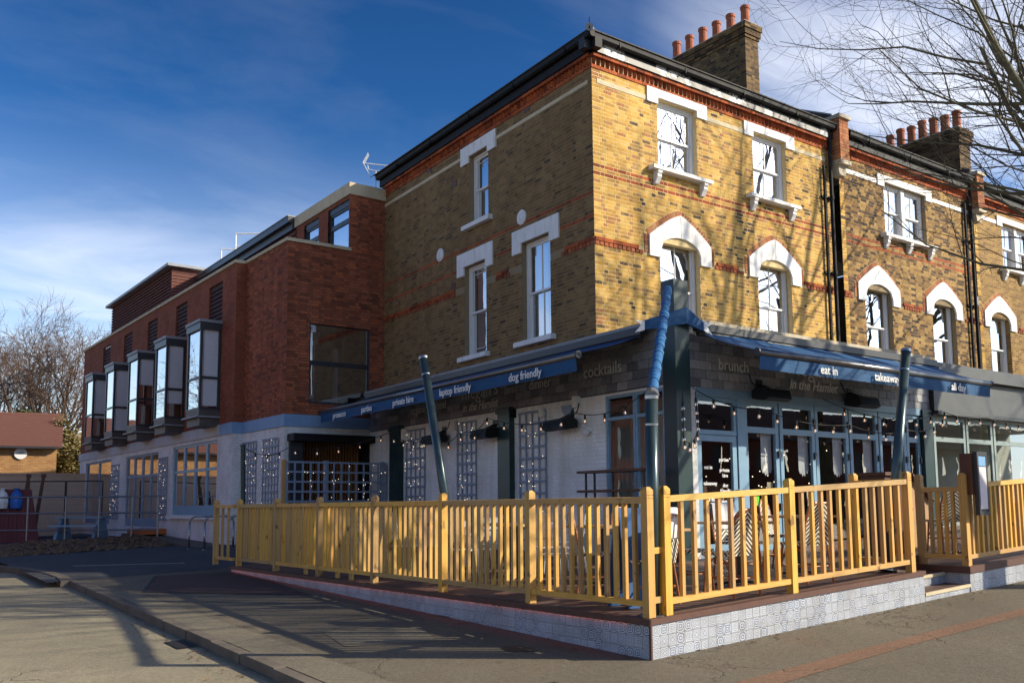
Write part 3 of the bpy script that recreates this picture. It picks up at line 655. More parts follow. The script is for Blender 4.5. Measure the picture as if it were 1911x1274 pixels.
def room(mb, F, h, depth, n):
    a, b, c, d = h; a -= .25; b += .25; c -= .2; d += .2
    q = [F.p(a, n, c), F.p(b, n, c), F.p(b, n, d), F.p(a, n, d), F.p(a, n-depth, c), F.p(b, n-depth, c), F.p(b, n-depth, d), F.p(a, n-depth, d)]
    mb.hexa(q, skip=(0,))
def sash_window(F, h, parent, glass, n=-.10, bar=True, margin=False, mid=None, curtain=.0, blind=False):
    a, b, c, d = h; mid = mid or (c+d)/2
    fr = MB(); fw = .055
    for (x0, x1, y0, y1) in ((a, a+fw, c, d), (b-fw, b, c, d), (a+fw, b-fw, d-fw, d), (a+fw, b-fw, c, c+fw*.8)): fr.box(F, x0, x1, n-.11, n, y0, y1)
    win = fr.build('window', MT['joinery'], parent)
    for (lo, hi, nn, nm) in ((mid-.02, d-fw, n-.03, 'upper_sash'), (c+fw*.8, mid+.02, n-.07, 'lower_sash')):
        s = MB(); t = .042; x0, x1 = a+fw+.002, b-fw-.002
        for (p, q, y0, y1) in ((x0, x0+t, lo, hi), (x1-t, x1, lo, hi), (x0+t, x1-t, hi-t, hi), (x0+t, x1-t, lo, lo+t)): s.box(F, p, q, nn-.035, nn, y0, y1)
        xm = (x0+x1)/2
        if bar: s.box(F, xm-.011, xm+.011, nn-.03, nn-.005, lo+t, hi-t)
        if margin:
            for xx in (x0+t+.06, x1-t-.06): s.box(F, xx-.006, xx+.006, nn-.03, nn-.005, lo+t, hi-t)
            yy = hi-t-.10 if nm == 'upper_sash' else lo+t+.10; s.box(F, x0+t, x1-t, nn-.03, nn-.005, yy-.006, yy+.006)
        s.build(nm, MT['joinery'], win)
        g = MB(); g.quad(F.p(x0+t, nn-.018, lo+t), F.p(x1-t, nn-.018, lo+t), F.p(x1-t, nn-.018, hi-t), F.p(x0+t, nn-.018, hi-t)); g.build('pane', glass, win)
    rm = MB(); room(rm, F, h, 1.6, n-.115); rm.build('room', MT['room'], win)
    if curtain:
        cu = MB(); k = 14
        for (x0, x1) in ((a+.03, a+.03+(b-a)*curtain), (b-.03-(b-a)*curtain, b-.03)):
            for i in range(k):
                p0, p1 = x0+(x1-x0)*i/k, x0+(x1-x0)*(i+1)/k; m0, m1 = n-.22-.03*(i % 2), n-.22-.03*((i+1) % 2)
                cu.quad(F.p(p0, m0, c), F.p(p1, m1, c), F.p(p1, m1, d), F.p(p0, m0, d))
        cu.build('curtain', MT['curtain'], win)
    if blind:
        cu = MB(); cu.box(F, a+.06, b-.06, n-.20, n-.19, c+.05, d-.05); cu.build('curtain', MT['curtain'], win)  # added white panel, stands in for bright sky reflected in the pane
    return win
def lintel(F, uc, wo, wi, z0, z1, zi, parent, pr=.04):
    mb = MB(); a, b = uc-wo/2, uc+wo/2; c, d = uc-wi/2, uc+wi/2
    mb.ext(F, [(a, z0), (c, z0), (c, zi), (d, zi), (d, z0), (b, z0), (b, z1), (a, z1)], 0, pr); mb.build('lintel', MT['white'], parent)
def sill(F, uc, w, z, parent, brackets=(), th=.085, pr=.17):
    mb = MB(); mb.ext(F, [(uc-w/2, z-th), (uc+w/2, z-th), (uc+w/2, z-.015), (uc-w/2, z-.015)], -.1, pr)
    mb.hexa([F.p(uc-w/2+.01, -.1, z-.014), F.p(uc+w/2-.01, -.1, z-.014), F.p(uc+w/2-.01, pr-.01, z-.014), F.p(uc-w/2+.01, pr-.01, z-.014), F.p(uc-w/2+.01, -.1, z+.012), F.p(uc+w/2-.01, -.1, z+.012), F.p(uc+w/2-.01, pr-.02, z), F.p(uc-w/2+.01, pr-.02, z)])
    s = mb.build('sill', MT['white'], parent)
    for bu in brackets:
        m2 = MB(); zt = z-th-.001; prof = [(0, 0), (pr-.02, 0), (pr-.02, -.05), (pr-.05, -.09), (pr-.04, -.13), (pr-.08, -.19), (.05, -.26), (0, -.27)]
        vs = []
        for du in (-.055, .055): vs += [F.p(bu+du, q, zt+zz) for q, zz in prof]
        k = len(prof); m2._add(vs, [tuple(range(k)), tuple(range(2*k-1, k-1, -1))]+[(i, (i+1) % k, k+(i+1) % k, k+i) for i in range(k)]); m2.build('bracket', MT['white'], parent)
def arch_curves(uc, ho, hi_, zb=6.28, zs=6.70, za=7.22, zi=6.45, zia=6.75, k=9):
    A = [(uc-ho, zb)]; B = [(uc-hi_, zb)]
    for i in range(k+1):
        s = i/k; A.append((uc-ho*(1-s), zs+(za-zs)*(1-(1-s)**1.3))); B.append((uc-hi_*(1-s), zi+(zia-zi)*math.sqrt(max(0, 1-(1-s)**2))))
    A2 = [(2*uc-u, z) for u, z in A[::-1]]; B2 = [(2*uc-u, z) for u, z in B[::-1]]
    return A, B, A2, B2
def arch_window(F, uc, parent, owner, glass, z0=4.8, **kw):
    ho, hi_ = .88, .565
    A, B, A2, B2 = arch_curves(uc, ho, hi_)
    mb = MB(); mb.strip(F, A, B, 0, .045); mb.build('arch_surround', MT['white'], parent)
    mb = MB(); mb.strip(F, A2, B2, 0, .0451); mb.build('arch_surround', MT['white'], parent)
    mb = MB(); mb.box(F, uc-.006, uc+.006, .0, .0475, 6.76, 7.20); mb.build('arch_joint', MT['lead'], parent)
    C = A[1:]+A2[1:-1]                 # voussoirs round the head
    out = []
    L = [0]
    for p, q in zip(C[:-1], C[1:]): L.append(L[-1]+math.dist(p, q))
    def at(l):
        for i in range(len(C)-1):
            if l <= L[i+1]+1e-9: t = (l-L[i])/(L[i+1]-L[i]); p, q = C[i], C[i+1]; d = ((q[0]-p[0]), (q[1]-p[1])); m = math.hypot(*d); return (p[0]+d[0]*t, p[1]+d[1]*t, -d[1]/m, d[0]/m)
        p, q = C[-2], C[-1]; d = (q[0]-p[0], q[1]-p[1]); m = math.hypot(*d); return (*q, -d[1]/m, d[0]/m)
    nv = int(L[-1]/.075)
    ring = MB(); ring.strip(F, C, [(at(l)[0]+at(l)[2]*.115, at(l)[1]+at(l)[3]*.115) for l in L], -.002, .0095); ring.build('arch_mortar', MT['mortar'], parent)
    for i in range(nv):
        a, b = L[-1]*i/nv+.007, L[-1]*(i+1)/nv-.007
        p, q = at(a), at(b); mb = MB(); mb.ext(F, [(p[0], p[1]), (q[0], q[1]), (q[0]+q[2]*.11, q[1]+q[3]*.11), (p[0]+p[2]*.11, p[1]+p[3]*.11)], 0, .014, random.random()); mb.build('brick', MT['vbrick'], parent)
    for sgn in (-1, 1):                # toothed jamb bricks below the springing
        for j in range(5):
            z = 6.33+.075*j; mb = MB(); x = uc+sgn*ho; mb.box(F, min(x, x+sgn*.11), max(x, x+sgn*.11), 0, .012, z+.004, z+.071, random.random()); mb.build('brick', MT['vbrick'], parent)
    win = sash_window(F, (uc-hi_+.02, uc+hi_-.02, z0, 6.73), owner, glass, n=-.12, mid=5.72, **kw)
    return win
def arch_hole(uc):
    ho = .88
    def f(z):
        if z < 6.28: return (uc-.565, uc+.565) if z > 4.8 else None
        if z < 6.70: return (uc-ho-.115, uc+ho+.115)
        if z < 7.34:
            s = 1-max(0, 1-(z-6.70)/.53)**(1/1.3)
            return (uc-ho*(1-s)-.09, uc+ho*(1-s)+.09) if z < 7.22 else (uc-.1, uc+.1)
    return f
def string_course(F, u0, u1, z, parent, gaps=()):
    u = u0; 
    def ok(a, b): return not any(g[0] < b and g[1] > a for g in gaps)
    while u < u1-.05:
        b = min(u+.2225, u1)
        if ok(u, b): mb = MB(); mb.box(F, u+.004, b-.004, 0, .035, z, z+.07, random.random()); mb.build('brick', MT['rbrick'], parent)
        u = b
    u = u0
    while u < u1-.05:
        b = min(u+.113, u1)
        if ok(u, b): mb = MB(); mb.box(F, u+.012, b-.012, 0, .022, z-.075, z-.003, random.random()); mb.build('brick', MT['mbrick'], parent)
        u = b
def cornice(F, u0, u1, parent, stuff=False):
    mbs = MB()
    for (z0, z1, pr, w) in ((9.725, 9.80, .02, .2225), (9.93, 10.0, .085, .2225)):
        u = u0
        while u < u1-.02:
            b = min(u+w, u1); mb = mbs if stuff else MB(); mb.box(F, u+.004, b-.004, -.02, pr, z0, z1-.006, random.random())
            if not stuff: mb.build('brick', MT['rbrick'], parent)
            u = b
    u = u0+.02
    while u < u1-.1:                   # dogtooth row
        mb = mbs if stuff else MB(); s = .052
        P = [(u, -.01), (u+s, .055), (u+2*s, -.01), (u+s, -.06)]
        mb.hexa([F.p(p, q, 9.803) for p, q in P]+[F.p(p, q, 9.926) for p, q in P], random.random())
        if not stuff: mb.build('brick', MT['rbrick'], parent)
        u += .118
    if stuff: mbs.build('cornice_bricks', MT['rbrick'], parent)['kind'] = 'stuff'
def eaves(F, u0, u1, parent, fm):
    mb = MB(); mb.box(F, u0, u1, -.05, .12, 10.0, 10.21); mb.build('fascia_board', fm, parent)
    mb = MB(); prof = [(.125, 10.19), (.15, 10.175), (.20, 10.175), (.235, 10.21), (.245, 10.29), (.125, 10.29)]
    vs = []
    for u in (u0, u1): vs += [F.p(u, q, z) for q, z in prof]
    k = len(prof); mb._add(vs, [tuple(range(k)), tuple(range(2*k-1, k-1, -1))]+[(i, (i+1) % k, k+(i+1) % k, k+i) for i in range(k)]); 
    u = u0+.8
    while u < u1: mb.box(F, u-.012, u+.012, .12, .249, 10.168, 10.28); u += 1.8
    mb.build('gutter', MT['black'], parent)
def pipe(F, u, n, z0, z1, parent, r=.045):
    mb = MB(); mb.tube(F.p(u, n, z0), F.p(u, n, z1), r, k=10)
    z = z0+.6
    while z < z1: mb.tube(F.p(u, n, z), F.p(u, n, z+.09), r+.012, k=10); mb.box(F, u-.09, u+.09, 0.012, n, z+.02, z+.07); z += 1.8
    mb.build('drainpipe', MT['black'], parent, smooth=False)

# ------------------------------------------------------------------ corner house
house = empty('corner_house', (8, 10, .3), 'three storey yellow brick corner house with dark slate clad cafe front', 'house')
U1c, U2c, W1c, W2c = 2.285, 5.19, 2.27, 5.22
HW = 7.42
fh = [(U1c-.565, U1c+.565, 8.06, 9.56), (U2c-.565, U2c+.565, 8.06, 9.56), (W1c-.565, W1c+.565, 4.8, 6.6), (W2c-.565, W2c+.565, 4.8, 6.6)]
mb = MB(); mb.sheet(FR, 0, HW, 4.2, 10.0, fh)
for h in fh: mb.reveal(FR, h, .14)
fwall = mb.build('front_wall', MT['mortar'], house)
lintcut = [(c-.86, c+.86, 9.43, 9.73) for c in (U1c, U2c)]
bandc = [(.12, HW-.2, 9.44, 9.54)]
bricks(FR, 0, HW, 4.255, 9.73, fh[:2]+lintcut+bandc+[arch_hole(W1c), arch_hole(W2c)], MT['ybrick'], fwall, red=(7.815, 7.665), redmat=MT['rbrick'], singles=300, skiprows=((6.28, 6.43),), tag_='y')
for a, b in ((.12, U1c-.86), (U1c+.86, U2c-.86), (U2c+.86, HW-.2)):
    mb = MB(); mb.box(FR, a, b, -.01, .012, 9.442, 9.538); mb.build('stone_band', MT['cream'], fwall)
for c in (U1c, U2c):
    lintel(FR, c, 1.72, 1.13, 9.43, 9.735, 9.565, fwall); sill(FR, c, 1.70, 8.10, fwall, (c-.66, c+.66))
    sash_window(FR, (c-.565, c+.565, 8.08, 9.56), house, MT['glass'], blind=True)  # white panel added behind the glass to pale the panes like a reflection
for c in (W1c, W2c): arch_window(FR, c, fwall, house, MT['glass'], blind=True)  # arched panes get the same added panel for reflected brightness
string_course(FR, 0, HW, 6.358, fwall, gaps=[(c-1.0, c+1.0) for c in (W1c, W2c)])
cornice(FR, -.02, HW, fwall)
eaves(FR, -.27, HW+.05, house, MT['peel'])
# side wall
SL = 8.84
S = [(3.67, 4.47, 7.80, 9.42), (3.77, 4.70, 4.79, 6.87), (1.39, 2.39, 4.79, 6.87)]
mb = MB(); mb.sheet(SD, 0, SL, 4.2, 10.0, S)
for h in S: mb.reveal(SD, h, .16)
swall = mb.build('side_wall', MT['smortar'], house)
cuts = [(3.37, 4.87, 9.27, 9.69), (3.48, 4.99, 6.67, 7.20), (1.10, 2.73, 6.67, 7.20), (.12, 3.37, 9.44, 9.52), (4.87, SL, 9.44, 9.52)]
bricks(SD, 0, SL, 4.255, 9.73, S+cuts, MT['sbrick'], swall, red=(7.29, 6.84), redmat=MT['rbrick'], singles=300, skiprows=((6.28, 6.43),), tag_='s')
for a, b in ((.12, 3.36), (4.88, SL)):
    mb = MB(); mb.box(SD, a, b, -.01, .012, 9.442, 9.518); mb.build('stone_band', MT['cream'], swall)
for (c, wo, wi, z0, z1, zi, zs, ws) in ((4.07, 1.49, .80, 9.27, 9.69, 9.42, 7.80, 1.15), (4.235, 1.51, .93, 6.67, 7.20, 6.87, 4.79, 1.2), (1.89, 1.63, 1.0, 6.67, 7.17, 6.87, 4.79, 1.32)):
    lintel(SD, c, wo, wi, z0, z1, zi, swall); sill(SD, c, ws, zs, swall, th=.11, pr=.13)
sash_window(SD, S[0], house, MT['glass_side'], n=-.12, bar=False, margin=True, curtain=.30)
sash_window(SD, S[1], house, MT['glass_side'], n=-.12, bar=False, margin=True, curtain=.34, mid=5.80)
sash_window(SD, S[2], house, MT['glass_side'], n=-.12, curtain=.42, mid=5.80)
string_course(SD, 0, SL, 6.358, swall, gaps=[(1.05, 2.75), (3.45, 5.02)])
cornice(SD, 0, SL, swall)
eaves(SD, -.27, SL+.1, house, MT['black'])
for (u, z) in ((2.36, 7.42), (5.80, 7.42)):       # tie plates
    mb = MB(); c = SD.p(u, 0, z); pr = [(.0, .16), (.03, .16), (.03, .12), (.045, .11), (.045, .05), (.06, .04)]
    vs = []; k = 20
    for n_, r in pr:
        for i in range(k): t = 2*math.pi*i/k; vs.append(SD.p(u+r*math.cos(t), n_, z+r*math.sin(t)))
    fs = [(j*k+i, j*k+(i+1) % k, (j+1)*k+(i+1) % k, (j+1)*k+i) for j in range(len(pr)-1) for i in range(k)]+[tuple((len(pr)-1)*k+i for i in range(k))]
    mb._add(vs, fs); mb.build('tie_plate', MT['white'], swall)
for (u, z) in ((5.05, 8.92), (5.1, 6.48), (2.05, 9.63), (6.3, 9.66)):
    mb = MB(); mb.box(SD, u, u+.2, .0, .012, z, z+.14); mb.build('air_brick', MT['decktrim'], swall)
pipe(FR, HW-.13, .10, 4.3, 10.1, house); pipe(FR, HW-.34, .06, 4.3, 9.3, house, .03)
# roof
E0 = 10.30; SLP = .50; RY = 10.6
ex, ey = UC[0]-.27, UC[1]-.27
roof = sub('roof', (8, 9, E0), house)
mb = MB(); k = 26
for i in range(k):
    t0, t1 = (RY-ey)*i/k, (RY-ey)*(i+1)/k
    for side in (0, 1):
        za, zb = E0+SLP*t0+.018, E0+SLP*(t1+.03)+.004
        if side == 0: P = [(ex+t0, ey+t0), (UC[0]+HW, ey+t0), (UC[0]+HW, ey+t1), (ex+t1, ey+t1)]
        else: P = [(ex+t0, ey+t0), (ex+t1, ey+t1), (ex+t1+.3, 15.4), (ex+t0+.3, 15.4)]
        if side == 0:
            x = P[0][0]
            while x < P[1][0]:
                x2 = min(x+.3, P[1][0]); xb = max(x, P[3][0]) if x2 > P[3][0] else x2
                mb._add([(x+.003, ey+t0, za), (x2-.003, ey+t0, za), (x2-.003, ey+t1, zb), (max(x+.003, min(P[3][0], x2-.003)), ey+t1, zb), (x+.003, ey+t0, za-.022), (x2-.003, ey+t0, za-.022)], [(0, 1, 2, 3), (0, 4, 5, 1)]); x = x2
        else: mb._add([(P[0][0], P[0][1], za), (P[1][0], P[1][1], zb), (P[2][0], P[2][1], zb), (P[3][0], P[3][1], za), (P[0][0], P[0][1], za-.02), (P[3][0], P[3][1], za-.02)], [(0, 1, 2, 3), (0, 3, 5, 4)])
mb.build('slates', MT['slate_roof'], roof)['kind'] = 'stuff'
mb = MB(); zr = E0+SLP*(RY-ey)
mb.quad((UC[0]+HW, RY, zr), (ex+RY-ey, RY, zr), (9, 15.2, E0+.3), (UC[0]+HW, 15.2, E0+.3)); mb.quad((ex, ey, E0), (UC[0]+HW, ey, E0), (UC[0]+HW, 15.2, E0), (ex+.3, 15.2, E0)); mb.build('rear_slope', MT['slate_roof'], roof)
mb = MB(); mb.path([(ex, ey, E0+.03), (ex+1.5, ey+1.5, E0+.79), (ex+3, ey+3, E0+1.54), (ex+RY-ey, RY, zr+.04), (UC[0]+HW, RY, zr+.04)], .075, 8); mb.build('hip_tiles', MT['lead'], roof)
mb = MB(); mb.tube((ex, ey, E0), (ex, ey, E0+.22), .012, .008, 6); mb.build('finial', MT['black'], roof)
# party wall upstand with stone capped pier
def party(X, parent, pierz=10.47):
    mb = MB(); y0 = ey+.15
    mb.hexa([(X-.16, y0, E0), (X+.16, y0, E0), (X+.16, RY, zr), (X-.16, RY, zr), (X-.16, y0, E0+.28), (X+.16, y0, E0+.28), (X+.16, RY, zr+.2), (X-.16, RY, zr+.2)]); mb.build('party_parapet', MT['slate_roof'], parent)
    mb = MB(); mb.hexa([(X-.18, y0, E0+.282), (X+.18, y0, E0+.282), (X+.18, RY, zr+.202), (X-.18, RY, zr+.202), (X-.18, y0, E0+.32), (X+.18, y0, E0+.32), (X+.18, RY, zr+.24), (X-.18, RY, zr+.24)]); mb.build('parapet_flashing', MT['lead'], parent)
    F = Frame((X, 6.228), (1, 0), (0, -1))
    mb = MB(); mb.box(F, -.17, .17, .0, .30, 9.45, pierz); pr_ = mb.build('pier', MT['mortar'], parent)
    z = 9.45
    while z < pierz-.04:
        for (a, b) in ((-.175, -.06), (-.055, .175)) if int(z*100) % 2 else ((-.175, .055), (.06, .175)):
            m2 = MB(); m2.box(F, a, b, -.005, .306, z+.004, z+.071, random.random()); m2.build('brick', MT['vbrick'], pr_)
        z += .075
    mb = MB(); mb.box(F, -.22, .22, -.05, .36, pierz, pierz+.09); mb.build('pier_cap', MT['stone'], parent)
    mb = MB(); mb.box(F, -.2, .2, .0, .33, 9.36, 9.46); mb.ext(F, [(-.17, 9.36), (.17, 9.36), (.12, 9.12), (-.12, 9.12)], .0, .22); mb.build('corbel', MT['stone'], parent)
party(UC[0]+HW+.17, house)
def chimney(x0, x1, y0, y1, z0, z1, pots, parent, step=None):
    st = sub('chimney', (x0, y0, z0), parent)
    mb = MB(); mb.box(LOC, x0, x1, y0, y1, z0, z1-.001); core = mb.build('chimney_core', MT['cmortar'], st)
    zc = z1-.42
    Ff = Frame((x0, y0), (1, 0), (0, -1)); Fs = Frame((x0, y0), (0, 1), (-1, 0))
    for F, L in ((Ff, x1-x0), (Fs, y1-y0)):
        bricks(F, 0, L, z0, zc, [], MT['cbrick'], st)
    z = zc
    for i, pr in enumerate((.03, .06, .06, .09, .09)):
        mb = MB()
        for F, L in ((Ff, x1-x0), (Fs, y1-y0)):
            u = -pr
            while u < L+pr:
                b = min(u+.2225, L+pr); mb.box(F, u+.003, b-.003, -.12, pr, z+.004, z+.078, random.random()); u = b
        mb.box(LOC, x0+.1, x1+pr, y0+.1, y1+pr, z+.004, z+.078, .3); mb.build('chimney_course', MT['cbrick'], st); z += .08
    mb = MB(); mb.box(LOC, x0-.04, x1+.04, y0-.04, y1+.04, z, z+.05); mb.build('flaunching', MT['stone'], st)
    for i in range(pots):
        y = y0+.18+(y1-y0-.36)*i/max(1, pots-1); h = .52+.14*random.random()
        mb = MB(); mb.lathe(((x0+x1)/2, y, z+.04), [(.14, 0), (.12, .05), (.11, h-.1), (.128, h-.09), (.128, h-.02), (.11, h), (.085, h), (.085, h-.25)], 14); mb.build('chimney_pot', MT['pot'], st, smooth=False)
chimney(12.28, 12.80, 8.60, 11.45, 11.2, 14.05, 6, house)

# ------------------------------------------------------------------ terrace houses beyond
def terrace(u0, u1, arches, tops, label, detail, chim):
    hs = empty('terrace_house', (UC[0]+(u0+u1)/2, 10, .3), label, 'house')
    hol = [(c-.565, c+.565, 4.8, 6.6) for c in arches]+[(c-w/2, c+w/2, 8.06, 9.44) for c, w in tops]
    mb = MB(); mb.sheet(FR, u0, u1, 4.2, 10.0, hol)
    for h in hol: mb.reveal(FR, h, .14)
    fw = mb.build('front_wall', MT['smortar'] if detail else MT['hbricktex'], hs)
    cut = [(c-w/2-.28, c+w/2+.28, 9.31, 9.60) for c, w in tops]+[(u0, u1, 9.34, 9.46)]
    if detail: bricks(FR, u0+.18, u1, 4.255, 9.73, hol[len(arches):]+cut+[arch_hole(c) for c in arches], MT['hbrick'], fw, red=(7.815, 7.665), redmat=MT['rbrick'], singles=60, skiprows=((6.28, 6.43),), tag_='h')
    bricks(FR, u0, u0+.18, 4.255, 9.3, [], MT['ybrick'], fw, skiprows=((6.28, 6.43),))
    for c in arches: arch_window(FR, c, fw, hs, MT['glass_red'], bar=False, blind=False, curtain=.12)
    e = [u0]+[x for c, w in tops for x in (c-w/2-.28, c+w/2+.28)]+[u1]
    for a, b in zip(e[0::2], e[1::2]):
        if b-a > .05: mb = MB(); mb.box(FR, a+.02, b, -.01, .014, 9.345, 9.45); mb.build('stone_band', MT['white'], fw)
    for c, w in tops:
        lintel(FR, c, w+.56, w, 9.31, 9.60, 9.44, fw); sill(FR, c, w+.45, 8.08, fw, (c-w/2-.05, c, c+w/2+.05))
        for s in (-1, 1): sash_window(FR, (c+s*w/4-w/4+.02, c+s*w/4+w/4-.02, 8.08, 9.44), hs, MT['glass_side'], curtain=.3)
        mb = MB(); mb.box(FR, c-.07, c+.07, -.16, -.06, 8.08, 9.44); mb.build('mullion', MT['joinery'], hs)
    string_course(FR, u0, u1, 6.358, fw, gaps=[(c-1.0, c+1.0) for c in arches])
    cornice(FR, u0+.2, u1, fw, stuff=True); eaves(FR, u0+.2, u1, hs, MT['black'])
    rf = sub('roof', (UC[0]+u0, 8, E0), hs); mb = MB(); xa, xb = UC[0]+u0, UC[0]+u1
    for i in range(26):
        t0, t1 = (RY-ey)*i/26, (RY-ey)*(i+1)/26; za, zb = E0+SLP*t0+.018, E0+SLP*(t1+.03)+.004
        x = xa
        while x < xb: x2 = min(x+.3, xb); mb._add([(x+.003, ey+t0, za), (x2-.003, ey+t0, za), (x2-.003, ey+t1, zb), (x+.003, ey+t1, zb), (x+.003, ey+t0, za-.022), (x2-.003, ey+t0, za-.022)], [(0, 1, 2, 3), (0, 4, 5, 1)]); x = x2
    mb.build('slates', MT['slate_roof'], rf)['kind'] = 'stuff'
    mb = MB(); mb.quad((xa, ey, E0), (xb, ey, E0), (xb, 15, E0), (xa, 15, E0)); mb.quad((xa, RY, zr), (xb, RY, zr), (xb, 15, E0), (xa, 15, E0)); mb.build('rear_slope', MT['slate_roof'], rf)
    pipe(FR, u1-.12, .09, 4.3, 10.1, hs); pipe(FR, u1-.36, .06, 4.3, 9.6, hs, .035)
    if chim: party(UC[0]+u1+.1, hs, 10.4); chimney(*chim, hs)
    return hs
h2 = terrace(HW+.34, 13.75, (9.16, 12.13), ((10.55, 1.9),), 'middle terrace house with paired sash window and white stone band', True, (18.42, 19.0, 6.3, 8.7, 10.5, 11.85, 7))
h3 = terrace(13.95, 20.2, (15.07, 18.0), ((16.45, 1.9),), 'far terrace house partly hidden by branches at the right edge', False, None)

# ------------------------------------------------------------------ lettering
_dg = None
TXT = {}
def text(body, F, u, z, size, n, mat, parent, flip=False, shear=0., align='CENTER', name='lettering', bold=0., zf=None, sx=1.):
    cu = bpy.data.curves.new('t', 'FONT'); cu.body = body; cu.size = size; cu.align_x = align; cu.shear = shear; cu.offset = bold; cu.resolution_u = 3
    cu.extrude = .004
    ob = bpy.data.objects.new('t', cu)
    me = ob.to_mesh(); V = [v.co.copy() for v in me.vertices]; P = [tuple(p.vertices) for p in me.polygons]; ob.to_mesh_clear()
    s = -1 if flip else 1
    mb = MB(); vs = []
    for v in V:
        q = F.p(u+s*v.x*sx, n+v.z, z+v.y)
        if zf: q[2] += zf(u+s*v.x*sx)
        vs.append(q)
    mb._add(vs, P); o = mb.build(name, mat, parent)
    bpy.data.objects.remove(ob); bpy.data.curves.remove(cu)
    return o

# ------------------------------------------------------------------ shop extension of the corner house
def slates(F, u0, u1, z0, z1, parent, nmax=300, w=.27, h=.148):
    cand = []; r = 0; z = z0
    while z < z1-.03:
        u = u0-(w/2 if r % 2 else 0)
        while u < u1-.01:
            a, b = max(u, u0), min(u+w, u1)
            if b-a > .03: cand.append((np.linalg.norm(F.p(a, 0, z)-CAM), a, b, z, min(z+h, z1)))
            u += w
        z += h; r += 1
    cand.sort(); rest = MB()
    for i, (d, a, b, lo, hi) in enumerate(cand):
        mb = MB() if i < nmax else rest; t = random.uniform(.008, .016); at = random.random()
        mb.hexa([F.p(a+.004, 0, lo+.003), F.p(b-.004, 0, lo+.003), F.p(b-.004, 0, hi-.003), F.p(a+.004, 0, hi-.003), F.p(a+.004, t+.006, lo+.003), F.p(b-.004, t+random.uniform(0, .01), lo+.003), F.p(b-.004, t-.004, hi-.003), F.p(a+.004, t-.004, hi-.003)], at)
        if i < nmax: mb.build('slate', MT['slatev'], parent)
    o = rest.build('slates', MT['slatev'], parent)
    if o: o['kind'] = 'stuff'
def slatev():
    m, n, b, o = newmat('fascia_slate_varied'); a = N(n, 'ShaderNodeAttribute', attribute_name='rnd')
    c = ramp(n, a.outputs['Fac'], [(0, (.13, .14, .16)), (.5, (.225, .235, .26)), (.8, (.28, .285, .30)), (1, (.35, .355, .37))])
    t = noise(n, 14, 5, .65); c = mixc(n, .6, c, ramp(n, t.outputs[0], [(.3, (.6, .6, .62)), (.7, (1.25, 1.22, 1.2))]), 'MULTIPLY')
    n.links.new(c, b.inputs['Base Color']); b.inputs['Roughness'].default_value = .55; bump(n, b, t.outputs[0], .5, .006); return m
MT['slatev'] = slatev()
SW = 7.35
mb = MB(); mb.sheet(SH, 0, SW, 3.30, 4.34); sfas = mb.build('shop_front_fascia', MT['anth'], house); slates(SH, .02, SW, 3.33, 4.32, sfas, 240)
mb = MB(); mb.sheet(SS, -2.43, 8.74, 3.36, 4.34); ssf = mb.build('shop_side_fascia', MT['anth'], house); slates(SS, -2.42, 8.74, 3.38, 4.32, ssf, 300)
mb = MB(); mb.quad(SS.p(-2.43, -.0, 4.335), SS.p(8.74, 0, 4.335), SS.p(8.74, -2, 4.345), SS.p(-2.43, -2, 4.345)); mb.quad(SH.p(0, 0, 4.33), SH.p(SW, 0, 4.33), SH.p(SW, -2.6, 4.35), SH.p(0, -2.6, 4.35)); mb.build('shop_roof', MT['lead'], house)
mb = MB()
u = -.06
while u < SW: b = min(u+.9, SW+.05); mb.box(SH, u+.004, b-.004, -.28, .10, 4.345, 4.43); u = b
mb.build('coping', MT['stone'], house)
mb = MB(); mb.box(SS, -2.5, 8.80, -.35, .14, 4.35, 4.41); mb.box(SS, -2.5, 8.80, .1, .16, 4.30, 4.352); mb.build('lead_capping', MT['lead'], house)
# front glazing
fg = MB(); fg.box(SH, .42, 7.0, -.08, .02, 3.20, 3.33); fg.box(SH, .42, 7.0, -.07, .015, .30, .56)
fg.build('shopfront_head', MT['bluepaint'], house)
mb = MB(); mb.box(SH, .24, .42, -.14, .03, .3, 3.32); mb.build('pilaster', MT['wbricktex'], house)
mb = MB(); mb.box(SH, 7.0, 7.34, -.14, .06, .3, 3.32); mb.build('pilaster', MT['green'], house)
def glazed(F, a, b, z0, z1, parent, name, paint, glass, splits=(), st=.075, bot=.12, n=-.02):
    mb = MB(); mb.box(F, a, a+st, n-.055, n, z0, z1); mb.box(F, b-st, b, n-.055, n, z0, z1); mb.box(F, a+st, b-st, n-.055, n, z1-st, z1); mb.box(F, a+st, b-st, n-.055, n, z0, z0+bot)
    zs = [z0+bot]
    for z in splits: mb.box(F, a+st, b-st, n-.055, n, z-st*.6, z+st*.6)
    o = mb.build(name, paint, parent)
    e = [z0+bot]+[x for z in splits for x in (z-st*.6, z+st*.6)]+[z1-st]
    for lo, hi in zip(e[0::2], e[1::2]):
        g = MB(); g.quad(F.p(a+st, n-.03, lo), F.p(b-st, n-.03, lo), F.p(b-st, n-.03, hi), F.p(a+st, n-.03, hi)); g.build('pane', glass, o)
    return o
glazed(SH, .44, 1.44, 2.58, 3.20, house, 'fanlight', MT['bluepaint'], MT['glass_shop'], bot=.075)
door = glazed(SH, .47, 1.42, .56, 2.57, house, 'door', MT['bluepaint'], MT['glass_shop'], st=.10, bot=.25)
mb = MB(); mb.tube(SH.p(1.36, .05, 1.2), SH.p(1.36, .05, 1.7), .014, k=8); mb.tube(SH.p(1.36, -.02, 1.22), SH.p(1.36, .05, 1.22), .01); mb.tube(SH.p(1.36, -.02, 1.68), SH.p(1.36, .05, 1.68), .01); mb.build('handle', MT['steel'], door)
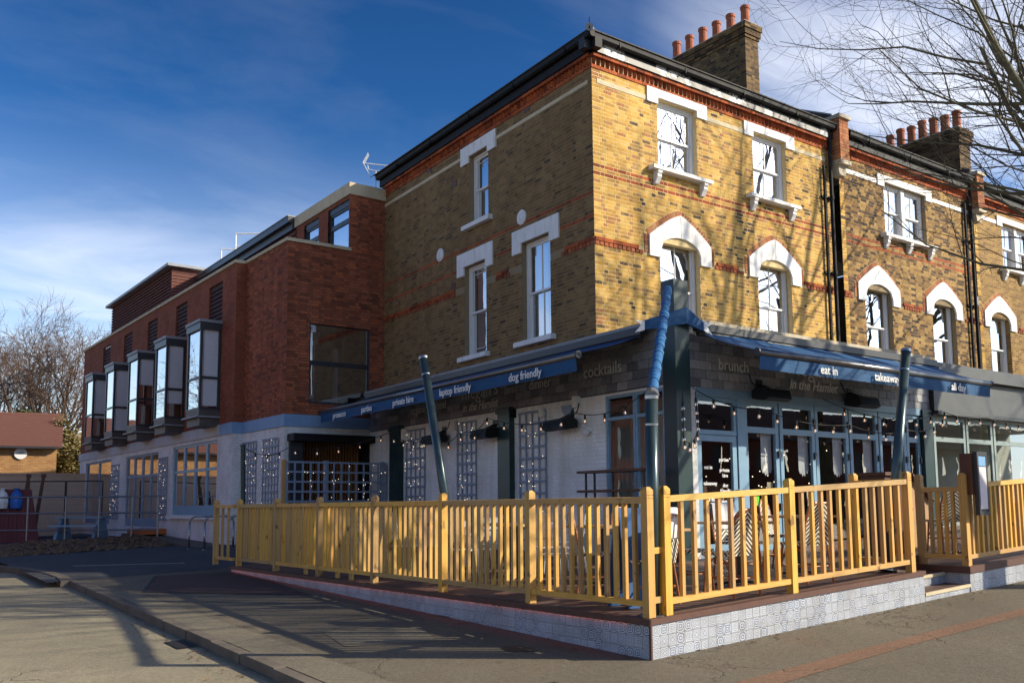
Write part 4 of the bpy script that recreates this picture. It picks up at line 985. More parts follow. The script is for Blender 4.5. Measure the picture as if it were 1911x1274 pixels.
for (t, u, z) in (('eat in', .74, 2.02), ('takeaway', .78, 1.76), ('all day', .80, 1.50), ('parties', 1.12, 2.15), ('private', 1.13, 1.98), ('hire', 1.14, 1.89), ('dog', 1.14, 1.73), ('friendly', 1.14, 1.64), ('laptop', 1.14, 1.47), ('friendly', 1.14, 1.38)):
    text(t, SH, u, z, .085, -.045, MT['letter'], door, bold=.0015)
mb = MB(); mb.box(SH, 1.44, 1.60, -.08, .0, .56, 3.2); mb.build('door_post', MT['bluepaint'], house)
pan = [(1.62, 2.52), (2.56, 3.54), (3.56, 4.56), (4.60, 5.52), (5.56, 6.48), (6.50, 6.98)]
for i, (a, b) in enumerate(pan):
    p = glazed(SH, a, b, .56, 3.20, house, 'folding_door', MT['bluepaint'], MT['glass_shop'], splits=(2.70,), st=.085, bot=.20)
    for z in (2.9, 2.3, 1.4):
        mb = MB(); mb.cbox(SH.p(b-.02, .0, z), .05, .03, .12); mb.build('hinge', MT['anth'], p)
    if i < 5:
        for x0, x1 in ((a+.085, a+.085+.13), (b-.085-.28, b-.085)):
            mb = MB(); k = 8
            for j in range(k):
                q0, q1 = x0+(x1-x0)*j/k, x0+(x1-x0)*(j+1)/k; d0, d1 = 2.05-.08*math.sin(math.pi*j/k)-.05*(j % 2), 2.05-.08*math.sin(math.pi*(j+1)/k)-.05*((j+1) % 2)
                mb.quad(SH.p(q0, -.12, d0), SH.p(q1, -.12, d1), SH.p(q1, -.12, 2.66), SH.p(q0, -.12, 2.66))
            mb.build('lace_pennant', MT['curtain'], p)
mb = MB(); mb.box(SH, 1.78, 1.98, -.052, -.046, 1.42, 1.58); mb.build('green_sticker', MT['lime'], house)
mb = MB(); mb.box(SH, 2.26, 2.42, -.10, -.095, 1.68, 1.82); mb.build('hanging_card', MT['cream'], house)
# interior of the cafe
mb = MB()
mb.quad((4.5, 3.95, .5), (11.6, 3.95, .5), (11.6, 9.5, .5), (4.5, 9.5, .5)); mb.quad((4.5, 3.95, 3.6), (11.6, 3.95, 3.6), (11.6, 9.5, 3.6), (4.5, 9.5, 3.6))
mb.quad((4.75, 9.5, .5), (11.6, 9.5, .5), (11.6, 9.5, 3.6), (4.75, 9.5, 3.6)); mb.quad((11.6, 3.95, .5), (11.6, 9.5, .5), (11.6, 9.5, 3.6), (11.6, 3.95, 3.6)); mb.build('cafe_interior', MT['room'], house)
mb = MB(); mb.box(LOC, 6.2, 7.6, 7.5, 8.2, .5, 1.6); mb.box(LOC, 9, 11, 8.4, 9, .5, 1.5); mb.build('counter', MT['woodint'], house)
mb = MB()
rr = random.Random(5)
for i in range(46): c = (rr.uniform(7.2, 10.6), rr.uniform(5, 9), rr.uniform(1.3, 2.6)); mb.ball(c, .012, 5)
mb.build('indoor_fairy_lights', MT['dot'], house)
# side shopfront: painted brick with corner window
SO = (-2.20, -.74, .95, 3.32)
mb = MB(); mb.sheet(SS, -2.43, 8.74, -.2, 3.365, [SO]); mb.reveal(SS, SO, .10); sw2 = mb.build('painted_wall', MT['wmortar'], house)
bricks(SS, -.74, 8.74, .0, 3.36, [SO], MT['wbrick'], sw2, pr=.004, singles=0)
bricks(SS, -2.43, -2.2, .0, 3.36, [], MT['wbrick'], sw2, pr=.004)
glazed(SS, -2.20, -1.49, .95, 3.32, house, 'corner_window', MT['bluepaint'], MT['glass_low'], splits=(2.92,), st=.05, bot=.09)
glazed(SS, -1.48, -.74, .95, 3.32, house, 'corner_window', MT['bluepaint'], MT['glass_low'], splits=(2.92,), st=.05, bot=.09)
mb = MB(); mb.box(SS, -2.1, -1.55, -1.3, -.9, .5, 1.75); mb.build('sideboard', MT['darkwood'], house)
mb = MB(); mb.box(LOC, 5.9, 5.95, 5.6, 9.4, .5, 3.4)
for i in range(30): mb.box(LOC, 5.885, 5.899, 5.6+i*.125, 5.612+i*.125, .5, 3.4)
mb.build('panelled_wall', MT['wmortar'], house)
for (a, b) in ((2.07, 2.50), (6.84, 7.36)):
    mb = MB(); mb.box(SS, a, b, -.02, .13, .3, 3.40); mb.box(SS, a-.03, b+.03, -.02, .16, 3.28, 3.36); mb.build('steel_column', MT['green'], house)
for (a, z, w, h, m) in ((1.0, 3.12, .13, .16, 'wbrick'), (4.3, 3.1, .14, .2, 'wbrick'), (2.0, 3.18, .1, .17, 'black'), (-.05, 3.2, .14, .2, 'wbrick'), (6.6, 3.0, .22, .3, 'white')):
    mb = MB(); mb.box(SS, a, a+w, 0, .09, z, z+h); mb.build('wall_box', MT[m], house)
mb = MB()
for i in range(7): a = math.pi*i/6; b = math.pi*(i+1)/6; mb.ext(SS, [(.30, 3.27), (.30-.17*math.cos(a), 3.27-.2*math.sin(a)), (.30-.17*math.cos(b), 3.27-.2*math.sin(b))], 0, .05) if i < 6 else None
mb.build('vent_cowl', MT['trellis'], house)
mb = MB(); mb.ball(SS.p(-.32, .1, 2.72), .06, 8); mb.box(SS, -.36, -.28, 0, .08, 2.74, 2.82); mb.build('camera_dome', MT['white'], house)
for (t, u, z, s) in (('cocktails', -.70, 3.70, .30), ('dinner', 1.16, 3.68, .28), ('organic', 6.05, 3.62, .27), ('food', 5.0, 3.63, .27)): text(t, SS, u, z, s, .028, MT['metalletter'], house, flip=True)
for (F, u, fl_) in ((SS, 3.34, True), (SH, 3.50, False)):
    text("megan's", F, u, 3.72, .46, .03, MT['metalletter'], house, flip=fl_, bold=-.004); text('in the Hamlet', F, u, 3.47, .25, .03, MT['metalletter'], house, flip=fl_, shear=.3, bold=.004)
text('brunch', SH, 1.36, 3.66, .27, .028, MT['metalletter'], house); text('dinner', SH, 6.05, 3.66, .27, .028, MT['metalletter'], house)
# tall steel post on the shop corner
cp = MB(); cp.box(SH, -.22, .10, -.06, .22, .35, 4.98); cp.build('corner_post', MT['green'], house)
# neighbour's shop under the middle house
nb = MB(); GREY = M('grey_fascia_paint', (.075, .082, .086), (.058, .064, .068), 3, .5)
nb.box(SH, SW+.03, 14, -.1, .10, 3.32, 4.02); nb.box(SH, SW+.03, 14, -.1, .24, 4.022, 4.20); nb.box(SH, SW+.03, 14, -.1, .16, 4.202, 4.32); nb.box(SH, SW+.03, 14, -.1, .18, 3.24, 3.318); nb.build('shop_fascia', GREY, h2)
mb = MB(); mb.quad(SH.p(SW, 0, 4.315), SH.p(14, 0, 4.315), SH.p(14, -2.6, 4.34), SH.p(SW, -2.6, 4.34)); mb.build('shop_roof', MT['lead'], h2)
PALE = M('pale_green_grey_joinery', (.26, .33, .32), (.21, .27, .27), 4, .5)
for (a, b, sp) in ((7.5, 8.75, (2.75,)), (8.8, 9.9, (2.75,)), (9.95, 12.2, (2.75,)), (12.25, 14, (2.75,))): glazed(SH, a, b, .7, 3.22, h2, 'shop_window', PALE, MT['glass_shop'], splits=sp, st=.08, bot=.3)
mb = MB(); mb.quad((11.75, 6.2, .5), (20, 6.2, .5), (20, 6.2, 3.3), (11.75, 6.2, 3.3)); mb.quad((11.75, 3.9, 3.3), (20, 3.9, 3.3), (20, 6.2, 3.3), (11.75, 6.2, 3.3)); mb.quad((11.75, 3.9, .6), (20, 3.9, .6), (20, 6.2, .6), (11.75, 6.2, .6)); mb.build('shop_interior', M('pale_interior_wall', (.40, .42, .36), (.34, .36, .3), 2, .8), h2)

# ------------------------------------------------------------------ dark red brick building behind
red = empty('brick_building', (3, 26, .4), 'long dark red brick block with five boxed bay windows and white ground floor', 'building')
RW = (.60, 2.28, 4.03, 6.09)
MT['htile'] = M('dark_hung_tile', (.075, .03, .026), (.05, .02, .018), 6, .8); MT['rtile'] = M('red_brown_hung_tile', (.16, .06, .045), (.10, .04, .03), 6, .85); MT['mbricktile'] = MT['rtile']
mb = MB(); mb.sheet(RF, 0, 2.9, 3.7, 8.1, [RW]); mb.sheet(RF, 1.69, 2.9, 8.1, 9.7); mb.reveal(RF, RW, .12)
rface = mb.build('end_wall', MT['rmortar'], red)
bricks(RF, 0, 2.72, 3.74, 8.07, [RW], MT['mbrick'], rface, singles=120, tag_='m'); bricks(RF, 1.69, 2.72, 8.07, 9.62, [], MT['mbrick'], rface)
glazed(RF, RW[0], RW[1], RW[2], 5.06, red, 'window', MT['anth'], MT['glass_red'], st=.05, bot=.06, n=-.05); glazed(RF, RW[0], RW[1], 5.065, RW[3], red, 'window', MT['anth'], MT['glass_red'], st=.05, bot=.06, n=-.05)
mb = MB(); room(mb, RF, RW, 2.0, -.13); mb.build('room', M('beige_room', (.30, .25, .20), (.24, .2, .16), 2, .9), red)
mb = MB(); mb.box(RF, .95, 1.15, -1.0, -.9, 4.05, 6.0); mb.box(RF, 1.6, 1.72, -.8, -.7, 4.05, 5.6); mb.build('curtain', MT['curtain'], red)
# recessed first bay of the street face, then the main face
mb = MB(); mb.sheet(RD0, 0, 2.80, 3.7, 8.07); w0 = mb.build('street_wall', MT['rmortar'], red); bricks(RD0, 0, 2.78, 3.74, 8.07, [], MT['mbrick'], w0)
LV = [(3.85, 4.98), (6.95, 8.08), (10.05, 11.2), (13.1, 14.25), (16.2, 17.35)]
mb = MB(); mb.sheet(RD, 2.78, 20.6, 3.7, 8.07, [(a, b, 6.3, 7.80) for a, b in LV])
for a, b in LV: mb.reveal(RD, (a, b, 6.3, 7.8), .1)
mb.quad(RD.p(2.78, 0, 3.7), RD.p(2.78, -.29, 3.7), RD.p(2.78, -.29, 8.07), RD.p(2.78, 0, 8.07), 0, [(0, 3.7), (.29, 3.7), (.29, 8.07), (0, 8.07)]); mb.build('street_wall', MT['mbricktex'], red)
for a, b in LV:
    z = 6.3
    while z < 7.76: m2 = MB(); m2.hexa([RD.p(a, -.1, z), RD.p(b, -.1, z), RD.p(b, -.03, z), RD.p(a, -.03, z), RD.p(a, -.1, z+.12), RD.p(b, -.1, z+.12), RD.p(b, -.075, z+.12), RD.p(a, -.075, z+.12)]); m2.build('hung_tile_course', MT['htile'], red); z += .122
def coping(F, u0, u1, name='coping', z=8.075):
    mb = MB(); mb.box(F, u0, u1, -.3, .06, z, z+.085); mb.build(name, MT['cream'], red)
coping(RD0, -.05, 2.72); coping(RD, 2.74, 20.65); mb = MB(); mb.box(RF, .30, 1.70, -.25, .06, 8.076, 8.16); mb.build('coping', MT['cream'], red)
# blue band and white ground floor
for (F, a, b) in ((RF, -.03, 2.35), (RD0, -.03, 2.76), (RD, 2.76, 3.70), (RD, 3.70, 20.7)):
    mb = MB(); mb.box(F, a, b, -.32 if a == 2.76 else -.02, .045, 3.43, 3.73); mb.build('render_band', MT['blueband'] if b < 5 else M('stained_white_band', (.55, .56, .60), (.40, .37, .34), 1.4, .7), red)
DO = (.12, 2.5, .35, 3.22)
mb = MB(); mb.sheet(RF, 0, 2.9, -.2, 3.43, [DO]); mb.reveal(RF, DO, .25); g0 = mb.build('ground_wall', MT['wmortar'], red); bricks(RF, 0, 2.9, .2, 3.43, [DO], MT['wbrick'], g0, pr=.004)
mb = MB(); mb.sheet(RD0, 0, 2.78, -.2, 3.43); g1 = mb.build('ground_wall', MT['wmortar'], red); bricks(RD0, 0, 2.78, .2, 3.43, [], MT['wbrick'], g1, pr=.004)
GW = [(3.95, 7.95, 1.25, 3.33), (9.45, 13.4, .85, 3.28), (15.45, 19.5, .9, 3.3)]
mb = MB(); mb.sheet(RD, 2.78, 20.6, -.3, 3.43, GW); mb.quad(RD.p(2.78, 0, -.2), RD.p(2.78, -.29, -.2), RD.p(2.78, -.29, 3.43), RD.p(2.78, 0, 3.43), 0, [(0, 0), (.29, 0), (.29, 3.4), (0, 3.4)])
for h in GW: mb.reveal(RD, h, .12)
mb.build('ground_wall', MT['wbricktex'], red)
for gi, (a, b, c, d) in enumerate(GW):
    k = 4 if gi < 2 else 2
    for i in range(k):
        x0, x1 = a+(b-a)*i/k, a+(b-a)*(i+1)/k-.01
        glazed(RD, x0, x1, c, d, red, 'shop_window', MT['bluepaint'] if gi == 0 else MT['trellis'], MT['glass_red'], st=.07, bot=.28, n=-.05, splits=(2.55,) if gi < 2 else ())
    mb = MB(); room(mb, RD, (a, b, c, d), 3.0, -.14); mb.build('room', MT['woodint'] if gi == 0 else MT['room'], red)
mb = MB(); mb.box(RD, 9.9, 11.6, -1.6, -1.5, .9, 2.6); mb.build('red_shelving', M('red_display', (.45, .02, .015), (.3, .012, .01), 3, .5), red)
mb = MB(); mb.box(RD, 3.85, 8.05, -.1, .14, 1.14, 1.245); mb.build('sill', MT['white'], red)
# dark doorway with canopy
mb = MB(); mb.box(RF, .06, 2.62, .0, .42, 3.06, 3.24); mb.build('canopy', MT['black'], red)
mb = MB(); mb.box(RF, .1, .42, -.1, .12, .35, 3.05); mb.build('canopy_side', MT['anth'], red)
mb = MB(); room(mb, RF, (DO[0]+.2, DO[1], DO[2], DO[3]), 1.2, -.25); mb.build('lobby', MT['room'], red)
for i in range(22): mb = MB(); u = .75+i*.085; mb.box(RF, u, u+.05, -1.25, -1.2, .35, 3.2); mb.build('timber_slat', MT['woodint'], red)
# bays
def bay(a, b):
    o = sub('bay_window', RD.p(a, .3, 3.7), red); P = .58
    mb = MB(); mb.box(RD, a-.03, b+.03, -.05, P+.03, 6.36, 6.56); mb.build('bay_cap', MT['anth'], o)
    mb = MB(); mb.box(RD, a-.06, b+.06, -.05, P+.06, 6.562, 6.64); mb.build('bay_roof', MT['lead'], o)
    mb = MB(); t = .07
    for (u, n) in ((a, 0), (b-t, 0), (a, P-t), (b-t, P-t)): mb.box(RD, u, u+t, n, n+t, 4.2, 6.36)
    for z in (5.03,): mb.box(RD, a+t, b-t, P-t, P-.01, z-.035, z+.035); mb.box(RD, a+.01, a+t, t, P-t, z-.035, z+.035); mb.box(RD, b-t, b-.01, t, P-t, z-.035, z+.035)
    mb.box(RD, a, b, 0, P, 4.14, 4.2); mb.build('bay_frame', MT['anth'], o)
    mb = MB(); mb.box(RD, a+.01, b-.01, 0, P-.01, 3.965, 4.14); mb.build('spandrel', MT['bronze'], o)
    mb = MB(); mb.box(RD, a-.07, b+.07, 0, P+.09, 3.92, 3.962); mb.build('bay_sill', MT['lead'], o)
    mb = MB(); mb.box(RD, a+.03, b-.03, 0, P-.04, 3.70, 3.918); mb.build('corbel', MT['bronze'], o)
    for lo, hi in ((4.2, 4.995), (5.065, 6.36)):
        for (p, q) in (((a+t, P-.03), (b-t, P-.03)), ((a+.03, t), (a+.03, P-t)), ((b-.03, t), (b-.03, P-t))):
            g = MB(); g.quad(RD.p(*p, lo), RD.p(*q, lo), RD.p(*q, hi), RD.p(*p, hi)); g.build('pane', MT['glass_bay'] if p[0] != q[0] else MT['glass_clear'], o)
    zb = BLZ.pop(); zc = min(6.36, zb+1.2)
    c = MB(); c.quad(RD.p(a+.06, .0, zb), RD.p(a+.06, .46, zb), RD.p(a+.06, .46, 6.36), RD.p(a+.06, .0, 6.36)); c.quad(RD.p(a+.06, .47, zb), RD.p(b-.06, .47, zb), RD.p(b-.06, .47, 6.36), RD.p(a+.06, .47, 6.36)); c.build('blind', MT['blind'], o)
    c = MB(); c.quad(RD.p(a+.02, -.05, 4.2), RD.p(b-.02, -.05, 4.2), RD.p(b-.02, -.05, 6.36), RD.p(a+.02, -.05, 6.36)); c.quad(RD.p(a+.02, -.05, 4.21), RD.p(b-.02, -.05, 4.21), RD.p(b-.02, P-.06, 4.21), RD.p(a+.02, P-.06, 4.21)); c.build('bay_room', MT['wmortar'], o)
    c = MB(); c.box(RD, a+.35, b-.3, .05, .2, 4.22, 4.22+zb*.12); c.build('desk', MT['darkwood'], o)
BLZ = [4.9, 4.22, 5.5, 4.6, 4.25]
MT['glass_bay'] = glassmat('bay_glass', .4, .95, (.8, .83, .87)); MT['glass_clear'] = glassmat('bay_side_glass', .10, .6, (.95, .96, .98)); MT['blind'] = M('white_blind', (.82, .83, .86), (.76, .77, .8), 2, .8, bmp=0)
for a, b in LV: bay(a, b)
# set-back top storey
UF = Frame((4.15, 15.06), (0, 1), (-1, 0))
TW = [(.10, 1.38, 8.2, 9.52), (2.0, 3.0, 8.2, 9.52)]
mb = MB(); mb.sheet(UF, 0, 3.55, 8.05, 9.6, TW); mb.build('top_storey', MT['mbricktex'], red)
for i, h in enumerate(TW):
    glazed(UF, h[0], h[1], h[2], 8.98, red, 'window', MT['anth'], MT['glass_bay'], st=.06, bot=.06, n=-.06); glazed(UF, h[0], h[1], 8.985, 9.36, red, 'window', MT['anth'], MT['glass_bay'], st=.06, bot=.06, n=-.06)
    mb = MB(); mb.box(UF, h[0], h[1], -.1, -.04, 9.36, 9.52); mb.box(UF, h[0], h[1], -.3, -.28, 8.2, 9.4); mb.build('blind', MT['curtain'] if False else MT['anth'], red)
    c = MB(); c.quad(UF.p(h[0], -.25, 8.2), UF.p(h[1], -.25, 8.2), UF.p(h[1], -.25, 9.4), UF.p(h[0], -.25, 9.4)); c.build('curtain', MT['curtain'], red)
mb = MB(); mb.box(UF, -.05, 3.6, -1.5, .06, 9.6, 9.92); mb.build('white_roof_edge', MT['cream'], red)
mb = MB(); mb.box(UF, 3.6, 22, -2, .25, 9.75, 9.93); mb.box(UF, 3.6, 22, -2, .12, 9.55, 9.75); mb.build('eaves', MT['anth'], red)
mb = MB(); mb.box(UF, 3.6, 22, -2, .27, 9.931, 9.96); mb.build('eaves_flashing', MT['lead'], red)
z = 8.1
while z < 9.5: mb = MB(); mb.hexa([UF.p(3.55, -.1, z), UF.p(21.5, -.1, z), UF.p(21.5, .05, z), UF.p(3.55, .05, z), UF.p(3.55, -.1, z+.16), UF.p(21.5, -.1, z+.16), UF.p(21.5, .0, z+.16), UF.p(3.55, .0, z+.16)]); mb.build('hung_tile_course', MT['mbricktile'] if 'mbricktile' in MT else MT['decktrim'], red); z += .162
BX = RD.off(-1.1)
z = 8.2
while z < 10.15: mb = MB(); q = .0; mb.hexa([BX.p(12.4, -2.6, z), BX.p(20.9, -2.6, z), BX.p(20.9, .03, z), BX.p(12.4, .03, z), BX.p(12.4, -2.6, z+.115), BX.p(20.9, -2.6, z+.115), BX.p(20.9, -.03, z+.115), BX.p(12.4, -.03, z+.115)]); mb.box(BX, 12.35, 12.42, -2.6, .01, z, z+.10); mb.build('hung_tile_course', MT['rtile'] if 'rtile' in MT else MT['mbricktex'], red); z += .12
mb = MB(); mb.box(BX, 12.15, 21.15, -3, .22, 10.18, 10.28); mb.build('flat_roof_edge', MT['lead'], red)
# shell that closes the block
mb = MB(); mb.quad((2.5, 15.1, 8.06), (2.5, 35.5, 8.06), (12, 35.5, 8.06), (12, 15.1, 8.06)); mb.quad((4.2, 15.1, 9.59), (4.2, 37, 9.74), (12, 37, 9.74), (12, 15.1, 9.59)); mb.quad(RD.p(20.6, 0, -.2), (12, 35.6, -.2), (12, 35.6, 9.7), RD.p(20.6, 0, 8.06)); mb.build('flat_roof', MT['lead'], red)
mb = MB(); mb.quad((UC[0]+HW, 6.3, 0), (UC[0]+HW, 15.1, 0), (UC[0]+HW, 15.1, 10.3), (UC[0]+HW, 6.3, 10.3)); mb.quad((5.2, 15.05, 4), (UC[0]+HW, 15.05, 4), (UC[0]+HW, 15.05, 10.3), (5.2, 15.05, 10.3)); mb.build('rear_wall', MT['smortar'], house)

# ------------------------------------------------------------------ awnings
def awning(F, u0, u1, z1, n1, z2, label, words, flip, parent=None):
    c = F.p((u0+u1)/2, .3, z2); a = empty('shop_awning', c, label, 'awning')
    mb = MB(); mb.box(F, u0-.06, u1+.06, .165, .31, z1-.02, z1+.10); mb.tube(F.p(u0-.02, .24, z1-.05), F.p(u1+.02, .24, z1-.05), .05, k=10); mb.build('cassette', MT['anth'], a)
    mb = MB(); ku, kn = 60, 6; ix = {}
    for i in range(ku+1):
        for j in range(kn+1):
            s = j/kn; u = u0+.03+(u1-u0-.06)*i/ku
            sag = -.05*math.sin(math.pi*s)-.012*math.sin(i*.9)*math.sin(math.pi*s)-.01*math.sin(i*.37+1)
            ix[i, j] = len(mb.v); mb.v.append(tuple(F.p(u, .24+(n1-.24)*s, z1-.02+(z2+.035-z1+.02)*s+sag*(1-s*.6)))); mb.uv.append((u, s))
    for i in range(ku):
        for j in range(kn): mb.f.append((ix[i, j], ix[i+1, j], ix[i+1, j+1], ix[i, j+1])); mb.a.append(0)
    mb.build('canopy_cloth', MT['awning'], a, smooth=True)
    mb = MB(); mb.tube(F.p(u0, n1+.03, z2), F.p(u1, n1+.03, z2), .055, k=12); mb.build('front_bar', MT['steelbar'], a, smooth=True)
    mb = MB()
    for u in (u0, u1): mb.tube(F.p(u-.012, n1+.03, z2), F.p(u+.012, n1+.03, z2), .062, k=12)
    mb.build('end_cap', MT['anth'], a)
    mb = MB(); k = 48; pts = []
    for i in range(k+1): u = u0+.05+(u1-u0-.1)*i/k; w_ = .012*math.sin(i*.8)+.006*math.sin(i*2.1); pts.append((F.p(u, n1+.03+.01, z2-.04), F.p(u, n1+.02+w_, z2-.255)))
    for p, q in zip(pts[:-1], pts[1:]): mb.quad(p[0], q[0], q[1], p[1])
    mb.build('valance', MT['awning'], a, smooth=True)
    for (t, u) in words: text(t, F, u, z2-.215, .20, n1+.065, MT['letter'], a, flip=flip, bold=.002)
    for u in (u0+.8, u1-.8):
        e = F.p(u+(.9 if u < (u0+u1)/2 else -.9), .24+(n1-.24)*.55, (z1+z2)/2-.12); mb = MB(); mb.path([F.p(u, .25, z1-.08), e, F.p(u+.1, n1, z2-.02)], .028, 6); mb.build('folding_arm', MT['anth'], a)
    return a
MT['steelbar'] = M('pewter_awning_bar', (.20, .20, .21), (.15, .15, .16), 5, .28, metal=.75, bmp=.02)
awning(SS, -1.96, 8.33, 4.21, 1.5, 3.76, 'long navy awning over the white side wall with white lettering on its valance', [('dog friendly', -.55), ('laptop friendly', 1.75), ('private hire', 3.85), ('parties', 5.6), ('prosecco', 7.1)], True)
awning(SH, .30, 7.15, 4.21, 1.35, 3.70, 'navy awning over the cafe front doors facing the main street', [('eat in', 2.0), ('takeaway', 3.62), ('all day', 5.9)], False)
# ------------------------------------------------------------------ sail poles and furled sail
def pole(p, q, r, label):
    e = empty('sail_pole', p, label, 'pole'); p = np.array(p, float); q = np.array(q, float); d = (q-p)/np.linalg.norm(q-p)
    mb = MB(); mb.tube(p, q, r, k=16, cap=True); mb.build('tube', MT['polegreen'], e, smooth=True)
    mb = MB(); mb.tube(q-d*.02, q+d*.015, r+.006, k=16); mb.tube(q-d*.28, q-d*.26, r+.002, k=16); mb.build('cap', MT['steel'], e)
    mb = MB(); mb.tube(p, p+d*.02, r*2, k=12); mb.build('base_plate', MT['steel'], e)
    mb = MB(); mb.tube(q-d*.16+RT*(r-.004), q-d*.16+RT*(r+.02), .012, k=6); mb.build('bolt', MT['steel'], e)
MT['polegreen'] = M('grey_green_pole_paint', (.055, .085, .09), (.042, .066, .072), 4, .28, metal=.35, bmp=.02)
pole((.6, 4.30, .40), (.6, 5.25, 3.63), .062, 'leaning dark steel sail pole standing behind the long side fence')
pole((4.45, .32, .6), (5.09, .3, 3.46), .062, 'leaning dark green sail pole near the entrance steps')
pole((.17, .14, .38), (.13, .05, 2.50), .062, 'upright grey green pole at the terrace corner between two fence posts')
fs = empty('furled_sail', (.13, .05, 2.5), 'blue furled shade sail wrapped in a roll from corner pole up to the shop post', 'sail')
A = np.array([.13, .05, 2.50]); B = np.array([4.04, 3.60, 4.80]); mb = MB(); k = 60; pts = []; rs = []
for i in range(k+1):
    t = i/k; s_ = .02*math.sin(i*1.1); pts.append(A+(B-A)*t+np.array([0, 0, -.03*math.sin(math.pi*t)])); rs.append(.052+.012*t+.006*math.sin(i*1.7)+.006*math.sin(i*.8)+.004*math.sin(i*3.1))
vs = MB(); vs.path(pts, rs, 10); vs.build('rolled_cloth', MT['sail'], fs, smooth=True)
for i in range(2, k, 4):
    d = (pts[i+1]-pts[i]); d /= np.linalg.norm(d); mb = MB(); mb.tube(pts[i]-d*.012+np.array([0, 0, 0]), pts[i]+d*.012, rs[i]+.006, k=10); mb.build('lashing', MT['awning'], fs)
mb = MB(); mb.tube(A, A+(B-A)*.02, .07, k=12); mb.build('shackle', MT['steel'], fs)
fp = empty('corner_flap', (4.1, 3.5, 4.2), 'navy cloth flap with white pointed ends tied across the corner post', 'awning flap')
mb = MB(); q0 = SH.p(-.75, .06, 4.12); q1 = SH.p(-.06, .30, 4.26); q2 = SH.p(.32, .30, 4.18)
mb.hexa([q0, q1, q1+np.array([0, -.03, 0]), q0+np.array([-.03, 0, 0]), q0+np.array([0, 0, .14]), q1+np.array([0, 0, .26]), q1+np.array([0, -.03, .26]), q0+np.array([-.03, 0, .14])]); mb.hexa([q1, q2, q2+np.array([0, -.03, 0]), q1+np.array([0, -.03, 0]), q1+np.array([0, 0, .26]), q2+np.array([0, 0, .14]), q2+np.array([0, -.03, .14]), q1+np.array([0, -.03, .26])]); mb.build('cloth', MT['awning'], fp)
for q, s in ((q0, -1), (q2, 1)):
    mb = MB(); mb.ext(Frame((q[0], q[1]-.03), (1, 0), (0, -1)), [(0, q[2]), (s*.20, q[2]-.06), (s*.07, q[2]+.07), (s*.20, q[2]+.14), (0, q[2]+.14)], 0, .012); mb.build('white_tip', MT['letter'], fp)

# ------------------------------------------------------------------ trellis, heaters, string lights
def trellis(F, u0, u1, z0, z1, n, label, nu, nz, group=None, lights=True, t=.042):
    o = empty('trellis_panel', F.p((u0+u1)/2, n, z0), label, 'trellis', group)
    for i in range(nu+1):
        u = u0+(u1-u0)*i/nu; mb = MB(); mb.box(F, u-t/2, u+t/2, n, n+.012, z0, z1); mb.build('upright_slat', MT['trellis'], o)
    for i in range(nz+1):
        z = z0+(z1-z0)*i/nz; mb = MB(); mb.box(F, u0-.015, u1+.015, n+.0125, n+.026, z-t/2, z+t/2); mb.build('cross_slat', MT['trellis'], o)
    if lights:
        mb = MB(); wr = MB(); r = random.Random(u0*7+z0); last = None
        for i in range(int((z1-z0)*(u1-u0)*12)):
            p = F.p(r.uniform(u0, u1), n+.04, r.uniform(z0, z1)); mb.ball(p, .0065, 4)
        mb.build('fairy_lights', MT['dot'], o)
    return o
trellis(SS, 1.0, 1.86, .8, 3.24, .02, 'grey blue trellis on the white wall nearest the corner window', 4, 11)
trellis(SS, 3.50, 4.26, .8, 3.24, .02, 'grey blue trellis in the middle of the white side wall', 4, 11)
trellis(SS, 5.75, 6.66, .8, 3.24, .02, 'grey blue trellis on the white wall beside the far green column', 4, 11)
trellis(RD0, .35, 1.30, .9, 3.16, .02, 'grey trellis left of the canopied doorway, nearer one of a pair', 5, 12)
trellis(RD0, 1.78, 2.70, .9, 3.16, .02, 'grey trellis left of the canopied doorway, farther one of a pair', 5, 12)
trellis(RD, 8.40, 9.25, 1.1, 3.05, .02, 'grey trellis between the two shop windows of the red building', 5, 10)
trellis(RD, 14.2, 15.3, 1.1, 3.05, .02, 'grey trellis left of the farther shop door of the red building', 5, 10)
scr = trellis(Frame((2.05, 13.9), (1, 0), (0, -1)), 0, 2.55, .45, 2.5, 0, 'wide open trellis screen standing before the dark doorway', 13, 9, t=.045)
for u in (-.05, 1.0, 2.5):
    mb = MB(); mb.box(Frame((2.05, 13.9), (1, 0), (0, -1)), u-.045, u+.045, -.1, -.005, .4, 2.55); mb.build('post', MT['trellis'] if u > 0 else MT['fence'], scr)
MT['elem'] = M('heater_element', (.6, .55, .45), (.4, .36, .3), 9, .25, metal=.8)
